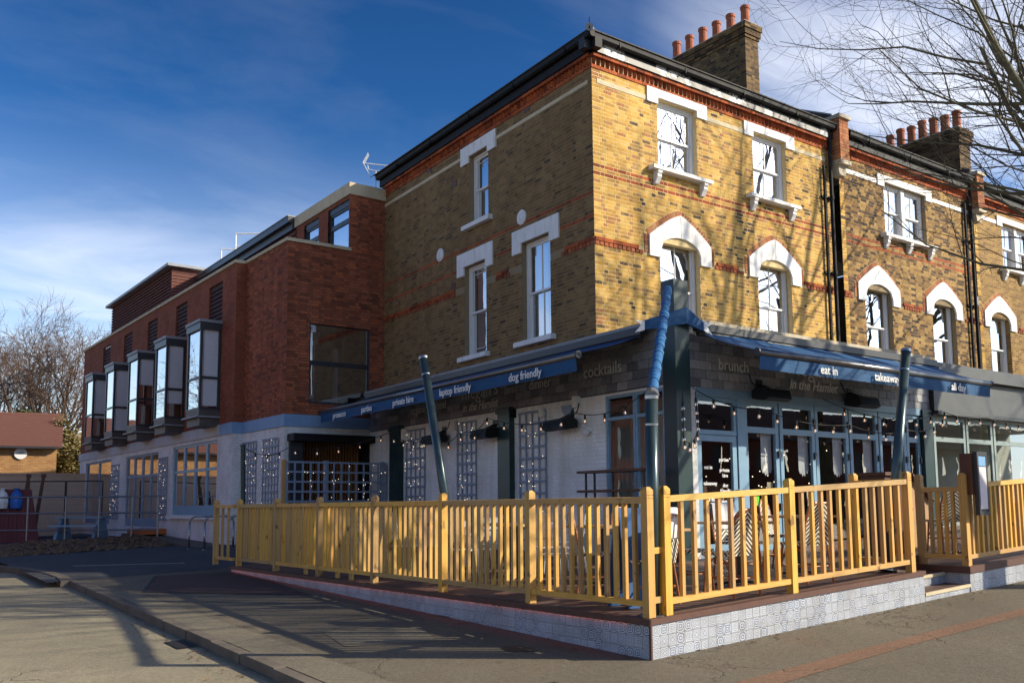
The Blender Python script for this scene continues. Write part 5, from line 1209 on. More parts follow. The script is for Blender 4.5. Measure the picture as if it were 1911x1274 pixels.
def heater(F, u, z, label):
    o = empty('wall_heater', F.p(u, .3, z), label, 'heater', 'black patio heaters under the awnings')
    mb = MB(); prof = [(.10, -.09), (.36, -.14), (.46, -.10), (.42, .05), (.20, .10), (.10, .04)]; vs = []
    for du in (-.30, .30): vs += [F.p(u+du, q, z+zz) for q, zz in prof]
    k = 6; mb._add(vs, [tuple(range(k)), tuple(range(2*k-1, k-1, -1))]+[(i, (i+1) % k, k+(i+1) % k, k+i) for i in range(k)]); mb.build('hood', MT['heater'], o)
    mb = MB(); mb.hexa([F.p(u-.26, .12, z-.10), F.p(u+.26, .12, z-.10), F.p(u+.26, .34, z-.142), F.p(u-.26, .34, z-.142), F.p(u-.26, .12, z-.094), F.p(u+.26, .12, z-.094), F.p(u+.26, .34, z-.136), F.p(u-.26, .34, z-.136)]); mb.build('element', MT['elem'], o)
    mb = MB(); mb.tube(F.p(u, .0, z+.18), F.p(u, .28, z+.06), .025, k=8); mb.box(F, u-.08, u+.08, 0, .03, z+.1, z+.26); mb.build('bracket', MT['heater'], o)
    mb = MB(); mb.path([F.p(u-.25, .2, z+.09), F.p(u-.3, .1, z+.2), F.p(u-.28, .04, z+.35)], .01, 5); mb.build('flex', MT['cable'], o)
heater(SS, 4.85, 2.95, 'black box heater on the side wall behind the leaning pole')
heater(SS, 2.75, 2.93, 'black box heater on the side wall beside the near green column')
heater(SS, .22, 2.92, 'black box heater on the side wall nearest the corner window')
heater(SH, 2.0, 3.30, 'black box heater above the folding doors nearest the cafe door')
heater(SH, 4.60, 3.33, 'black box heater above the folding doors farther from the cafe door')
def lights(pts, label, sag=.16, step=.48, drop=.10, r=.032):
    o = empty('festoon_lights', pts[0], label, 'string lights'); cab = MB(); path = []
    for a, b in zip(pts[:-1], pts[1:]):
        a = np.array(a, float); b = np.array(b, float); k = 14
        for i in range(k+1): t = i/k; path.append(a+(b-a)*t-Z3*sag*4*t*(1-t))
    cab.path(path, .008, 5); cab.build('cable', MT['cable'], o)
    acc = 0
    for p, q in zip(path[:-1], path[1:]):
        acc += np.linalg.norm(q-p)
        if acc > step:
            acc = 0; c = q-Z3*(drop)
            mb = MB(); mb.tube(q-Z3*.005, q-Z3*.075, .018, .02, 8); mb.build('lamp_holder', MT['cable'], o)
            mb = MB(); mb.lathe(q-Z3*.155, [(.004, 0), (r*.8, .012), (r, .035), (r*.8, .062), (.016, .082)], 10); b = mb.build('bulb', MT['bulbglass'], o, smooth=True)
            mb = MB(); mb.tube(q-Z3*.13, q-Z3*.085, .007, .004, 5); mb.build('filament', MT['bulb'], b)
lights([SS.p(-2.3, .45, 3.22), SS.p(-.6, .55, 3.02), SS.p(2.3, .5, 3.18), SS.p(3.4, .5, 2.95), SS.p(4.4, .5, 2.95), SS.p(7.1, .3, 3.22), (2.2, 14.2, 2.85), (.75, 13.0, 2.72)], 'festoon bulbs strung along the white side wall under the awning')
lights([SH.p(.05, .3, 3.26), SH.p(1.5, .5, 2.98), SH.p(3.7, .6, 2.82), SH.p(5.6, .6, 2.80), SH.p(7.2, .35, 3.10)], 'festoon bulbs strung across the blue folding doors', .1, .42)
lights([SH.p(3.4, .3, 3.28), SH.p(5.2, .5, 3.0), SH.p(7.2, .4, 3.25), SH.p(9.0, .3, 3.24), SH.p(11.5, .3, 3.2)], 'festoon bulbs running on to the grey shopfront', .06, .5)
lights([SH.p(-.22, .35, 3.2), SH.p(-.25, .38, 2.45), SH.p(-.18, .38, 2.40), SH.p(-.05, .38, 2.42), SH.p(.05, .4, 2.6), SH.p(.06, .35, 3.2)], 'bunched festoon bulbs hanging from the corner post', .02, .12)
lp = empty('light_post', (.75, 13.0, .4), 'slim dark post holding the far end of the festoon lights', 'post')
mb = MB(); mb.tube((.75, 13, .38), (.68, 13, 2.76), .05, k=10); mb.build('shaft', MT['green'], lp); mb = MB(); mb.tube((.68, 13, 2.76), (.68, 13, 2.80), .06, k=10); mb.build('cap', MT['green'], lp)

# ------------------------------------------------------------------ terrace furniture
def rattan_chair(throw):
    e = empty('bistro_chair', (0, 0, 0), '-', 'chair')
    def leg(p, q): mb = MB(); mb.tube(p, q, .014, .013, 8); mb.build('leg', MT['rattan'], e, local=True)
    for sx in (-1, 1): leg((sx*.20, -.20, 0), (sx*.18, -.17, .44)); leg((sx*.21, .24, 0), (sx*.18, .18, .46))
    mb = MB(); mb.box(LOC, -.21, .21, -.21, .21, .44, .475); mb.build('seat', MT['weave'], e, local=True)
    pr = [(-.20, .46), (-.21, .70), (-.17, .86), (-.09, .93), (.09, .93), (.17, .86), (.21, .70), (.20, .46)]
    mb = MB(); mb._add([(u, .20+(z-.46)*.16-.008, z) for u, z in pr]+[(u, .20+(z-.46)*.16+.012, z) for u, z in pr], [tuple(range(8)), tuple(range(15, 7, -1))]+[(i, (i+1) % 8, 8+(i+1) % 8, 8+i) for i in range(8)]); mb.build('backrest', MT['weave'], e, local=True)
    mb = MB(); mb.path([(u, .20+(z-.46)*.16, z) for u, z in pr], .016, 8); mb.build('back_hoop', MT['rattan'], e, local=True)
    mb = MB(); mb.path([(-.19, -.19, .2), (.19, -.19, .2), (.19, .2, .2), (-.19, .2, .2), (-.19, -.19, .2)], .009, 6); mb.build('stretcher', MT['rattan'], e, local=True)
    for s in (-1, 1):
        mb = MB(); mb.path([(s*.19, -.18, .22), (s*.12, -.185, .36), (0, -.19, .42)], .008, 6); mb.build('brace', MT['rattan'], e, local=True)
    return e
def white_chair():
    e = empty('terrace_chair', (0, 0, 0), '-', 'chair')
    for sx in (-1, 1):
        mb = MB(); mb.tube((sx*.20, -.21, 0), (sx*.19, -.18, .45), .013, k=8); mb.build('leg', MT['whitemetal'], e, local=True)
        mb = MB(); mb.path([(sx*.21, .25, 0), (sx*.19, .19, .45), (sx*.185, .26, .84)], .013, 8); mb.build('leg', MT['whitemetal'], e, local=True)
    for i in range(5): mb = MB(); mb.box(LOC, -.20, .20, -.21+i*.085, -.21+i*.085+.07, .445, .462); mb.build('seat_slat', MT['whitemetal'], e, local=True)
    for i in range(3): z = .56+i*.10; mb = MB(); mb.box(LOC, -.195, .195, .21+(z-.45)*.17, .225+(z-.45)*.17, z, z+.075); mb.build('back_slat', MT['whitemetal'], e, local=True)
    return e
def cafe_table(top, leg):
    e = empty('cafe_table', (0, 0, 0), '-', 'table')
    mb = MB(); mb.box(LOC, -.34, .34, -.34, .34, .72, .75); mb.build('table_top', top, e, local=True)
    mb = MB(); mb.tube((0, 0, .03), (0, 0, .72), .03, k=10); mb.build('column', leg, e, local=True)
    for i in range(4):
        a = math.pi/4+i*math.pi/2; mb = MB(); mb.tube((0, 0, .06), (.3*math.cos(a), .3*math.sin(a), .015), .02, .015, 6); mb.build('foot', leg, e, local=True)
    return e
def put(e, x, y, rz, label, group): e.location = (x, y, dz(x, y)+.004); e.rotation_euler = (0, 0, R(rz)); e['label'] = label; e['group'] = group
def throw(x, y, rz, label):
    e = empty('throw_blanket', (0, 0, 0), label, 'blanket', 'white throws on the chair backs'); mb = MB(); k = 8
    for i in range(k):
        a, b = -.19+.38*i/k, -.19+.38*(i+1)/k; w0, w1 = .006*(i % 2), .006*((i+1) % 2)
        P = lambda u, w_: [(u, .225-.02-w_, .62), (u, .262-.02-w_, .93), (u, .275, .955), (u, .285+w_, .93), (u, .26+w_, .70)]
        A_, B_ = P(a, w0), P(b, w1)
        for j in range(4): mb.quad(A_[j], B_[j], B_[j+1], A_[j+1])
    mb.build('cloth', MT['fleece'], e, local=True, smooth=True); e.location = (x, y, dz(x, y)+.004); e.rotation_euler = (0, 0, R(rz))
rc = rattan_chair(False)
RCH = [(.62, .62, 205, 'striped rattan bistro chair right behind the terrace corner posts'), (1.75, 1.15, 10, 'striped rattan chair with white throw near the cafe door side'), (1.65, .45, 178, 'striped rattan bistro chair close behind the front fence'), (2.85, 1.35, -8, 'striped rattan chair behind the middle post of the front fence'), (3.0, .48, 172, 'striped rattan bistro chair behind the second fence bay'), (3.95, 1.5, 20, 'striped rattan chair beside the end of the front fence'), (.95, 1.9, 60, 'striped rattan bistro chair deeper in the corner of the terrace'), (2.2, 2.5, 0, 'striped rattan bistro chair standing before the folding doors'), (7.1, 1.0, 150, 'striped rattan chair on the far terrace behind the steps')]
for i, (x, y, rz, l) in enumerate(RCH):
    o = rc if i == 0 else copy_tree(rc); put(o, x, y, rz, l, 'striped rattan bistro chairs')
throw(1.75, 1.15, 10, 'white throw over the rattan chair near the cafe door'); throw(.62, .62, 205, 'white throw over the rattan chair behind the corner posts'); throw(2.85, 1.35, -8, 'white throw over the rattan chair behind the middle post')
ct = cafe_table(MT['table'], MT['anth'])
for i, (x, y, l) in enumerate([(1.15, 1.2, 'square wooden table between rattan chairs near the corner'), (2.4, .95, 'square wooden table behind the first bay of the front fence'), (3.6, 1.0, 'square wooden table behind the second bay of the front fence'), (1.5, 2.35, 'pale wooden table on the side terrace nearest the corner'), (1.45, 4.1, 'pale wooden table on the side terrace by the leaning pole'), (1.4, 5.9, 'pale wooden table third along the side terrace'), (1.35, 7.8, 'pale wooden table farthest along the side terrace')]):
    o = ct if i == 0 else copy_tree(ct); put(o, x, y, 3*i, l, 'square terrace tables')
wc = white_chair(); k = 0
for (x, y, rz, l) in [(.75, 2.3, 92, 'white slatted chair facing the first side table from the fence'), (2.25, 2.5, -88, 'white slatted chair on the wall side of the first side table'), (1.4, 3.15, 5, 'white slatted chair back to back between first and second side tables'), (.72, 4.15, 95, 'white slatted chair at the fence by the leaning pole'), (2.2, 4.0, -92, 'white slatted chair on the wall side by the leaning pole'), (.68, 5.9, 88, 'white slatted chair at the fence before the third side table'), (2.15, 6.0, -85, 'white slatted chair on the wall side of the third side table'), (.66, 7.8, 90, 'white slatted chair at the fence before the farthest side table'), (1.35, 8.6, 0, 'white slatted chair behind the farthest side table'), (1.45, 5.0, 180, 'white slatted chair between the second and third side tables'), (.6, 9.6, 80, 'white slatted chair near the far end of the long fence')]:
    o = wc if k == 0 else copy_tree(wc); put(o, x, y, rz, l, 'white slatted terrace chairs'); k += 1
for (x, y, rz, l) in [(.75, 2.3, 92, 'white throw over the chair at the first side table'), (.72, 4.15, 95, 'white throw over the chair by the leaning pole'), (.68, 5.9, 88, 'white throw over the chair at the third side table')]: throw(x, y, rz, l)
# bar shelf by the corner window
bs = empty('bar_shelf', SS.p(-1.5, .5, .5), 'dark wood bar shelf on pipe legs below the corner window', 'shelf')
for z in (1.98, 1.66): mb = MB(); mb.box(SS, -2.3, -.70, .30, .62, z, z+.04); mb.build('plank', MT['darkwood'], bs)
for u in (-2.2, -1.45, -.98, -.75):
    mb = MB(); mb.tube(SS.p(u, .46, .5), SS.p(u, .46, 1.99), .02, k=8); mb.build('pipe_leg', MT['anth'], bs)
# host stand and boards
hsd = empty('host_stand', (6.8, 1.7, .66), 'brown wooden host stand with sloping side behind the entrance steps', 'stand')
mb = MB(); mb.box(LOC, 6.35, 6.98, 1.5, 1.9, .66, 1.86); mb.build('cabinet', MT['darkwood'], hsd); mb = MB(); mb.box(LOC, 6.30, 7.03, 1.45, 1.95, 1.86, 1.91); mb.build('desk_top', MT['darkwood'], hsd)
mb = MB(); mb.ext(Frame((0, 1.5), (1, 0), (0, -1)), [(6.985, .66), (7.5, .66), (7.5, 1.5), (6.985, 1.86)], -.4, 0); mb.build('side_cabinet', MT['table'], hsd); mb = MB(); mb.hexa([(6.99, 1.42, 1.865), (7.56, 1.42, 1.465), (7.56, 1.95, 1.465), (6.99, 1.95, 1.865), (6.99, 1.42, 1.90), (7.56, 1.42, 1.50), (7.56, 1.95, 1.50), (6.99, 1.95, 1.90)]); mb.build('sloping_lid', MT['darkwood'], hsd)
mbd = empty('menu_board', (6.07, -.1, 1.3), 'tall framed menu board hung on the far terrace fence post', 'sign')
mb = MB()
for (a, b, c, d) in ((5.94, 5.975, 1.28, 2.12), (6.165, 6.20, 1.28, 2.12), (5.975, 6.165, 1.28, 1.33), (5.975, 6.165, 2.07, 2.12)): mb.box(LOC, a, b, -.118, -.06, c, d)
mb.box(LOC, 5.975, 6.165, -.105, -.065, 1.33, 2.07); mb.build('frame', MT['anth'], mbd)
mb = MB(); mb.box(LOC, 5.98, 6.16, -.116, -.111, 1.36, 1.92); mb.build('menu_sheet', MT['paper'], mbd); mb = MB(); mb.box(LOC, 5.98, 6.16, -.116, -.111, 1.93, 2.06); mb.build('menu_header', MT['skyblue'], mbd)
mb = MB(); mb.box(LOC, 5.90, 5.96, -.06, .1, 1.55, 2.1); mb.build('backing_post', MT['darkwood'], mbd)
ab = empty('pavement_board', (.42, 1.0, .4), 'blue pavement board folded behind the corner fence posts', 'sign')
MT['bluesign'] = M('deep_blue_board', (.035, .12, .33), (.025, .09, .26), 4, .5)
for s in (-1, 1):
    mb = MB(); mb.hexa([(.30, .78+s*.16, .40), (.62, .70+s*.16, .40), (.63, .72+s*.16, .40), (.31, .80+s*.16, .40), (.30, .78+s*.03, 1.42), (.62, .70+s*.03, 1.42), (.63, .72+s*.03, 1.42), (.31, .80+s*.03, 1.42)]); mb.build('panel', MT['bluesign'], ab)
pl = empty('potted_palm', (.95, 6.0, .4), 'spiky potted plant behind the middle of the long fence', 'plant')
mb = MB(); mb.lathe((.55, 6.3, dz(.5, 6)), [(.13, 0), (.17, .3), (.18, .32), (.15, .32), (.14, .28)], 12); mb.build('pot', MT['anth'], pl)
mb = MB(); r = random.Random(3)
for i in range(38):
    a = r.uniform(0, 6.28); l = r.uniform(.35, .7); b = np.array([.55, 6.3, dz(.5, 6)+.3]); d = np.array([math.cos(a), math.sin(a), 0]); sd2 = np.array([-math.sin(a), math.cos(a), 0])*.012
    p1 = b+d*l*.4+Z3*l*.6; p2 = b+d*l*.9+Z3*l*r.uniform(.2, .8); mb.quad(b-sd2, b+sd2, p1+sd2, p1-sd2); mb._add([p1-sd2, p1+sd2, p2], [(0, 1, 2)])
mb.build('leaves', MT['leaf'], pl)['kind'] = 'stuff'

# ------------------------------------------------------------------ rooftop things
ae = empty('tv_aerial', (5.0, 15.3, 9.92), 'white tv aerial on the roof edge where the two buildings meet', 'aerial')
Q = lambda a, z: np.array([5.0, 15.3, z])+np.array([.81, -.587, 0])*a
mb = MB(); mb.tube(Q(0, 9.9), Q(0, 10.5), .018, k=8); mb.path([Q(-.22, 10.66), Q(-.2, 10.54), Q(0, 10.49), Q(.22, 10.5), Q(.26, 10.62)], .013, 6); mb.build('mast', MT['whitemetal'], ae)
mb = MB(); mb.tube(Q(-.36, 10.72), Q(.6, 10.60), .012, k=6); mb.build('boom', MT['whitemetal'], ae)
mb = MB(); nv_ = np.array([.587, .81, 0])
for i in range(13): t = i/12; c = Q(-.25, 10.71)*(1-t)+Q(.58, 10.605)*t; mb.tube(c-nv_*.10-Z3*.035, c+nv_*.10+Z3*.035, .005, k=5)
mb.build('elements', MT['whitemetal'], ae)
for s_ in (1, -1):
    mb = MB()
    for j in range(4): f = (j-1.5)*.06; mb.tube(Q(-.34, 10.71)+nv_*f, Q(-.20, 10.71+s_*.26)+nv_*f, .008, k=5)
    mb.build('reflector', MT['whitemetal'], ae)
rr_ = empty('roof_railing', (5.4, 27, 9.95), 'white tubular guard rail on the flat roof of the red building', 'railing')
for (y0, y1, zt) in ((24.2, 27.2, 11.75), (26.6, 29.6, 11.75)):
    mb = MB(); X = 5.3+(0 if y0 < 25 else .25)
    mb.path([(X, y1, 9.9), (X, y1, zt), (X+.9, y1-.6, zt), (X+2, y1-1.3, zt)], .028, 6); mb.path([(X, y1, zt-.5), (X+2, y1-1.3, zt-.5)], .02, 6); mb.build('rail', MT['whitemetal'], rr_)

# ------------------------------------------------------------------ street furniture on the left
def P(px, py, d): return CAM+(RT*(px-955.5)/1723.5-UP*(py-758.2)/1723.5+FW)*d
for i, (x, y, l) in enumerate([(.96, 17.5, 'steel cycle hoop farthest left of the fence end'), (1.06, 16.6, 'steel cycle hoop in the middle beside the fence end'), (1.32, 15.6, 'steel cycle hoop closest to the fence end')]):
    o = empty('cycle_stand', (x+.35, y, gz(x, y)), l, 'cycle stand', 'steel cycle hoops by the fence'); z = gz(x, y); r_ = .16; pts = [(x, y, z), (x, y, z+.82-r_)]
    for j in range(1, 6): a = math.pi/2*j/5; pts.append((x+r_-r_*math.cos(a), y, z+.82-r_+r_*math.sin(a)))
    for j in range(0, 6): a = math.pi/2*(1-j/5); pts.append((x+.72-r_+r_*math.cos(a), y, z+.82-r_+r_*math.sin(a)))
    pts.append((x+.72, y, z)); mb = MB(); mb.path(pts, .026, 10); mb.build('hoop', MT['steel'], o, smooth=True)
    mb = MB(); mb.lathe((x, y, z), [(.06, 0), (.06, .012), (.03, .012)], 10); mb.lathe((x+.72, y, z), [(.06, 0), (.06, .012), (.03, .012)], 10); mb.build('foot_plate', MT['steel'], o)
gp = empty('loading_ramp', (2.0, 20, .3), 'low concrete ramp and step along the white ground floor of the red building', 'ramp')
mb = MB(); mb.hexa([(1.35, 17.8, .2), (2.3, 17.8, .2), (2.2, 25.5, .2), (1.2, 25.5, .2), (1.35, 17.8, .46), (2.3, 17.8, .46), (2.2, 25.5, .66), (1.2, 25.5, .66)]); mb.build('slab', MT['kerb'], gp); mb = MB(); mb.box(LOC, 1.3, 2.3, 23.4, 25.2, .66, .82); mb.build('step', MT['orange'], gp)
hp = MB(); r = random.Random(11)
for i in range(1700):
    x = r.uniform(-3.4, 1.25); y = r.uniform(19.8, 25); h = .24*math.exp(-((y-22.5)/2.0)**2)*(1 if x > -2 else .8); c = np.array([x, y, gz(x, y)+h*r.uniform(.2, 1.1)]); s = r.uniform(.025, .085)
    q = [c+np.array([r.uniform(-1, 1)*s, r.uniform(-1, 1)*s, r.uniform(-.5, .6)*s]) for _ in range(8)]
    hp.hexa([c+np.array([a*s*r.uniform(.5, 1), b*s*r.uniform(.5, 1), e*s*.5*r.uniform(.5, 1)]) for e in (-1, 1) for a, b in ((-1, -1), (1, -1), (1, 1), (-1, 1))], r.random())
hp.hexa([(-3.4, 20, .2), (1.2, 20, .2), (1.2, 25, .2), (-3.4, 25, .2), (-3.0, 22, .44), (1.1, 21.5, .5), (1.1, 24, .58), (-3.0, 24, .44)])
tag(hp.build('rubble_bank', MT['rubble']), 'low bank of broken rubble and dead leaves below the metal railing', 'rubble', kind='stuff')
gr = empty('guard_rail', (0, 25, .6), 'grey galvanised railing along the ramp at the far left', 'railing')
RP = [(1.55, 22.6), (.9, 23.0), (.1, 23.6), (-.7, 24.3), (-1.6, 25.2), (-2.6, 26.2), (-3.8, 27.4), (-5.2, 28.8), (-6.6, 30.2)]
for i, (x, y) in enumerate(RP):
    mb = MB(); mb.tube((x, y, .5), (x, y, 1.83), .028, k=8); mb.build('upright', MT['galv'], gr)
for z in (1.82, 1.33, .82):
    for (p, q) in zip(RP[:-1], RP[1:]): mb = MB(); mb.tube((*p, z), (*q, z), .024, k=8); mb.build('rail', MT['galv'], gr)
hw = empty('wire_fence', (-4, 33, .4), 'tall temporary wire mesh fence in front of the pale wall', 'fence')
for i in range(4):
    a, b = P(-90+70*i, 1000, 33), P(-22+70*i, 1000, 33); z0, z1 = .45, 2.45; fr = MB(); fr.path([(a[0], a[1], z0), (a[0], a[1], z1), (b[0], b[1], z1), (b[0], b[1], z0), (a[0], a[1], z0)], .024, 6); fr.build('panel_frame', MT['galvdark'] if 'galvdark' in MT else MT['anth'], hw)
    ms = MB()
    for j in range(1, 14): t = j/14; c = a+(b-a)*t; ms.tube((c[0], c[1], z0), (c[0], c[1], z1), .004, k=3, cap=False)
    for j in range(1, 12): z = z0+(z1-z0)*j/12; ms.tube((a[0], a[1], z), (b[0], b[1], z), .004, k=3, cap=False)
    ms.build('wire_mesh', MT['galv'], hw)['kind'] = 'stuff'
for i, px in enumerate((48, 76)):
    o = P(px, 1000, 31.5); e = empty('timber_stake', (o[0], o[1], .4), ('dark leaning timber stake nearer the maroon heap', 'dark leaning timber stake nearer the white building')[i], 'stake', 'dark stakes at the wire fence'); mb = MB(); mb.hexa([(o[0]-.06-.25, o[1]-.05, .4), (o[0]+.06-.25, o[1]-.05, .4), (o[0]+.06-.25, o[1]+.05, .4), (o[0]-.06-.25, o[1]+.05, .4), (o[0]-.05, o[1]-.04, 2.55), (o[0]+.05, o[1]-.04, 2.55), (o[0]+.05, o[1]+.04, 2.55), (o[0]-.05, o[1]+.04, 2.55)]); mb.build('shaft', MT['darkwood'], e); mb = MB(); mb.cbox((o[0], o[1], 2.6), .16, .12, .12); mb.build('head', MT['darkwood'], e)
mh = P(25, 1000, 30); me_ = empty('covered_heap', (mh[0], mh[1], .4), 'maroon sheeted heap behind the railing at the left edge', 'heap')
HF = Frame((mh[0], mh[1]), (.986, -.168), (-.168, -.986))
mb = MB(); mb.hexa([HF.p(-1.6, -.7, .4), HF.p(.75, -.7, .4), HF.p(.75, .7, .4), HF.p(-1.6, .7, .4), HF.p(-1.4, -.45, 2.1), HF.p(.45, -.45, 2.1), HF.p(.45, .45, 2.1), HF.p(-1.4, .45, 2.1)])
for i in range(9): u = -1.5+i*.25; mb.hexa([HF.p(u, .69, .4), HF.p(u+.1, .69, .4), HF.p(u+.1, .76, .4), HF.p(u, .76, .4), HF.p(u*.85, .44, 2.08), HF.p(u*.85+.06, .44, 2.08), HF.p(u*.85+.06, .52, 2.08), HF.p(u*.85, .52, 2.08)])
mb.build('sheet', MT['maroon'], me_)
for i, (u, m, l) in enumerate(((-.75, 'bagblue', 'blue sack hung on the maroon heap, left one'), (-.35, 'whitemetal', 'white sack hung on the maroon heap between blue ones'), (.05, 'bagblue', 'blue sack hung on the maroon heap, right one'))):
    c = HF.p(u, .62, 1.45); mb = MB(); mb.lathe(c, [(.02, 0), (.17, .04), (.2, .25), (.16, .5), (.06, .6), (.10, .68)], 9); o = mb.build('rubble_sack', MT[m]); tag(o, l, 'sack', 'sacks on the maroon heap')
bl = P(165, 968, 28.5); be = empty('picnic_bench', (bl[0], bl[1], .5), 'blue picnic bench on the ramp before the far shop window', 'bench'); BF = Frame((bl[0], bl[1]), (.81, -.587), (-.587, -.81)); bb = MB(); bb.box(BF, -.9, .55, -.3, .3, 1.17, 1.23); bb.build('table_top', MT['bagdark'] if 'bagdark' in MT else MT['bluepaint'], be)
mb = MB(); mb.box(BF, -.9, .55, .45, .7, .92, .97); mb.build('seat', MT['bluepaint'], be)
for u in (-.75, .4): mb = MB(); mb.hexa([BF.p(u-.04, -.5, .5), BF.p(u+.04, -.5, .5), BF.p(u+.04, .6, .5), BF.p(u-.04, .6, .5), BF.p(u-.04, -.2, 1.17), BF.p(u+.04, -.2, 1.17), BF.p(u+.04, .2, 1.17), BF.p(u-.04, .2, 1.17)]); mb.build('leg', MT['bluepaint'], be)
pw = P(60, 930, 37); PF = Frame((pw[0], pw[1]), (.986, -.168), (-.168, -.986)); we = empty('boundary_wall', (pw[0], pw[1], .3), 'pale rendered boundary wall below the tan brick house', 'wall')
mb = MB(); mb.box(PF, -9, 2.2, -.2, 0, .2, 2.82); mb.build('wall', MT['palewall'], we); mb = MB(); mb.box(PF, -9.05, 2.25, -.24, .04, 2.82, 2.9); mb.build('coping', MT['palewall'], we)
# far brick house
fo = P(104, 885, 47); FH = Frame((fo[0], fo[1]), (.986, -.168), (-.168, -.986)); fhs = empty('brick_cottage', (fo[0], fo[1], .3), 'tan brick house with brown tiled roof at the far left', 'house')
mb = MB(); mb.sheet(FH, -12, 0, 0, 4.75); mb.quad(FH.p(0, 0, 0), FH.p(0, -7, 0), FH.p(0, -7, 4.75), FH.p(0, 0, 4.75), 0, [(0, 0), (7, 0), (7, 4.7), (0, 4.7)]); mb.ext(Frame(FH.p(0, 0, 0)[:2], FH.N[:2]*-1, FH.U[:2]), [(0, 4.75), (7, 4.75), (3.5, 6.5)], -.1, 0); mb.build('wall', MT['obricktex'], fhs)
mb = MB(); kk = 14
for i in range(kk): a, b = i/kk, (i+1)/kk; mb.hexa([FH.p(-12, .35-3.85*a, 4.55+1.95*a), FH.p(.25, .35-3.85*a, 4.55+1.95*a), FH.p(.25, .35-3.85*b, 4.55+1.95*b), FH.p(-12, .35-3.85*b, 4.55+1.95*b), FH.p(-12, .35-3.85*a, 4.66+1.95*a), FH.p(.25, .35-3.85*a, 4.66+1.95*a), FH.p(.25, .35-3.85*b, 4.60+1.95*b), FH.p(-12, .35-3.85*b, 4.60+1.95*b)])
mb.hexa([FH.p(-12, -3.5, 6.3), FH.p(.25, -3.5, 6.3), FH.p(.25, -7.3, 4.5), FH.p(-12, -7.3, 4.5), FH.p(-12, -3.5, 6.5), FH.p(.25, -3.5, 6.5), FH.p(.25, -7.3, 4.6), FH.p(-12, -7.3, 4.6)]); mb.build('roof', MT['tilefar'], fhs)
mb = MB(); mb.tube(FH.p(-12, -3.5, 6.54), FH.p(.25, -3.5, 6.54), .1, k=8); mb.build('ridge', MT['tilefar'], fhs)
mb = MB(); mb.box(FH, -12, .1, .28, .40, 4.5, 4.6); mb.build('gutter', MT['anth'], fhs)
c = FH.p(-1.62, .02, 4.25); mb = MB(); mb.tube(c, c+FH.N*.06, .29, k=24); ck = mb.build('round_plaque', MT['clock'], fhs); mb = MB(); mb.box(FH, -1.75, -1.5, .085, .09, 4.26, 4.29); mb.box(FH, -1.68, -1.46, .085, .09, 4.32, 4.34); mb.build('plaque_mark', MT['anth'], fhs)
for i, (px, py, w_, h_) in enumerate(((142, 835, 3.2, 5.9), (131, 795, 1.4, 7.6))):
    o = P(px, 900, 80+i*6); F = Frame((o[0], o[1]), (.81, -.587), (-.587, -.81)); e = empty('orange_brick_house', (o[0], o[1], .3), ('far orange brick house just left of the red building', 'narrow far orange gable behind the ivy hedge')[i], 'house'); mb = MB(); mb.box(F, -w_/2, w_*2, -4, 0, 0, h_); mb.build('wall', MT['orange'], e); mb = MB(); mb.hexa([F.p(-w_/2-.2, .3, h_), F.p(w_*2, .3, h_), F.p(w_*2, -4, h_), F.p(-w_/2-.2, -4, h_), F.p(-w_/2+.3, -1.5, h_+1.0), F.p(w_*2, -1.5, h_+1.0), F.p(w_*2, -2.5, h_+1.0), F.p(-w_/2+.3, -2.5, h_+1.0)]); mb.build('roof', MT['palewall'], e)

# ------------------------------------------------------------------ trees
def rot_about(v, axis, a):
    axis = axis/np.linalg.norm(axis); return v*math.cos(a)+np.cross(axis, v)*math.sin(a)+axis*np.dot(axis, v)*(1-math.cos(a))
def perp(v, r):
    q = np.cross(v, np.array([r.gauss(0, 1), r.gauss(0, 1), r.gauss(0, 1)])); return q/np.linalg.norm(q)
def tubes(name, groups, mat, parent, smooth):
    Vs = []; Fs = []; b = 0
    for sg, k in groups:
        if not sg: continue
        S = np.array(sg); p, q, r0, r1 = S[:, :3], S[:, 3:6], S[:, 6], S[:, 7]; d = q-p; d /= np.maximum(np.linalg.norm(d, axis=1, keepdims=True), 1e-9)
        ref = np.where(np.abs(d[:, 2:3]) < .9, np.array([[0, 0, 1.]]), np.array([[1., 0, 0]])); a = np.cross(d, ref); a /= np.linalg.norm(a, axis=1, keepdims=True); c = np.cross(d, a)
        t = 2*np.pi*np.arange(k)/k; ring = a[:, None, :]*np.cos(t)[None, :, None]+c[:, None, :]*np.sin(t)[None, :, None]
        V = np.concatenate([p[:, None]+ring*r0[:, None, None], q[:, None]+ring*r1[:, None, None]], 1); n = len(S); Vs.append(V.reshape(-1, 3))
        i = np.arange(k); f = np.stack([i, (i+1) % k, k+(i+1) % k, k+i], 1); F = (f[None]+(np.arange(n)*2*k)[:, None, None]+b).reshape(-1, 4); Fs.append(F); b += n*2*k
    V = np.concatenate(Vs)-WL[parent]; F = np.concatenate(Fs)
    me = bpy.data.meshes.new(name); me.vertices.add(len(V)); me.vertices.foreach_set('co', V.ravel()); me.loops.add(F.size); me.loops.foreach_set('vertex_index', F.ravel().astype(np.int32))
    me.polygons.add(len(F)); me.polygons.foreach_set('loop_start', np.arange(0, F.size, 4, dtype=np.int32)); me.update(calc_edges=True)
    if smooth: me.polygons.foreach_set('use_smooth', [True]*len(F))
    me.materials.append(mat); ob = bpy.data.objects.new(name, me); col.objects.link(ob); place(ob, WL[parent], parent); return ob
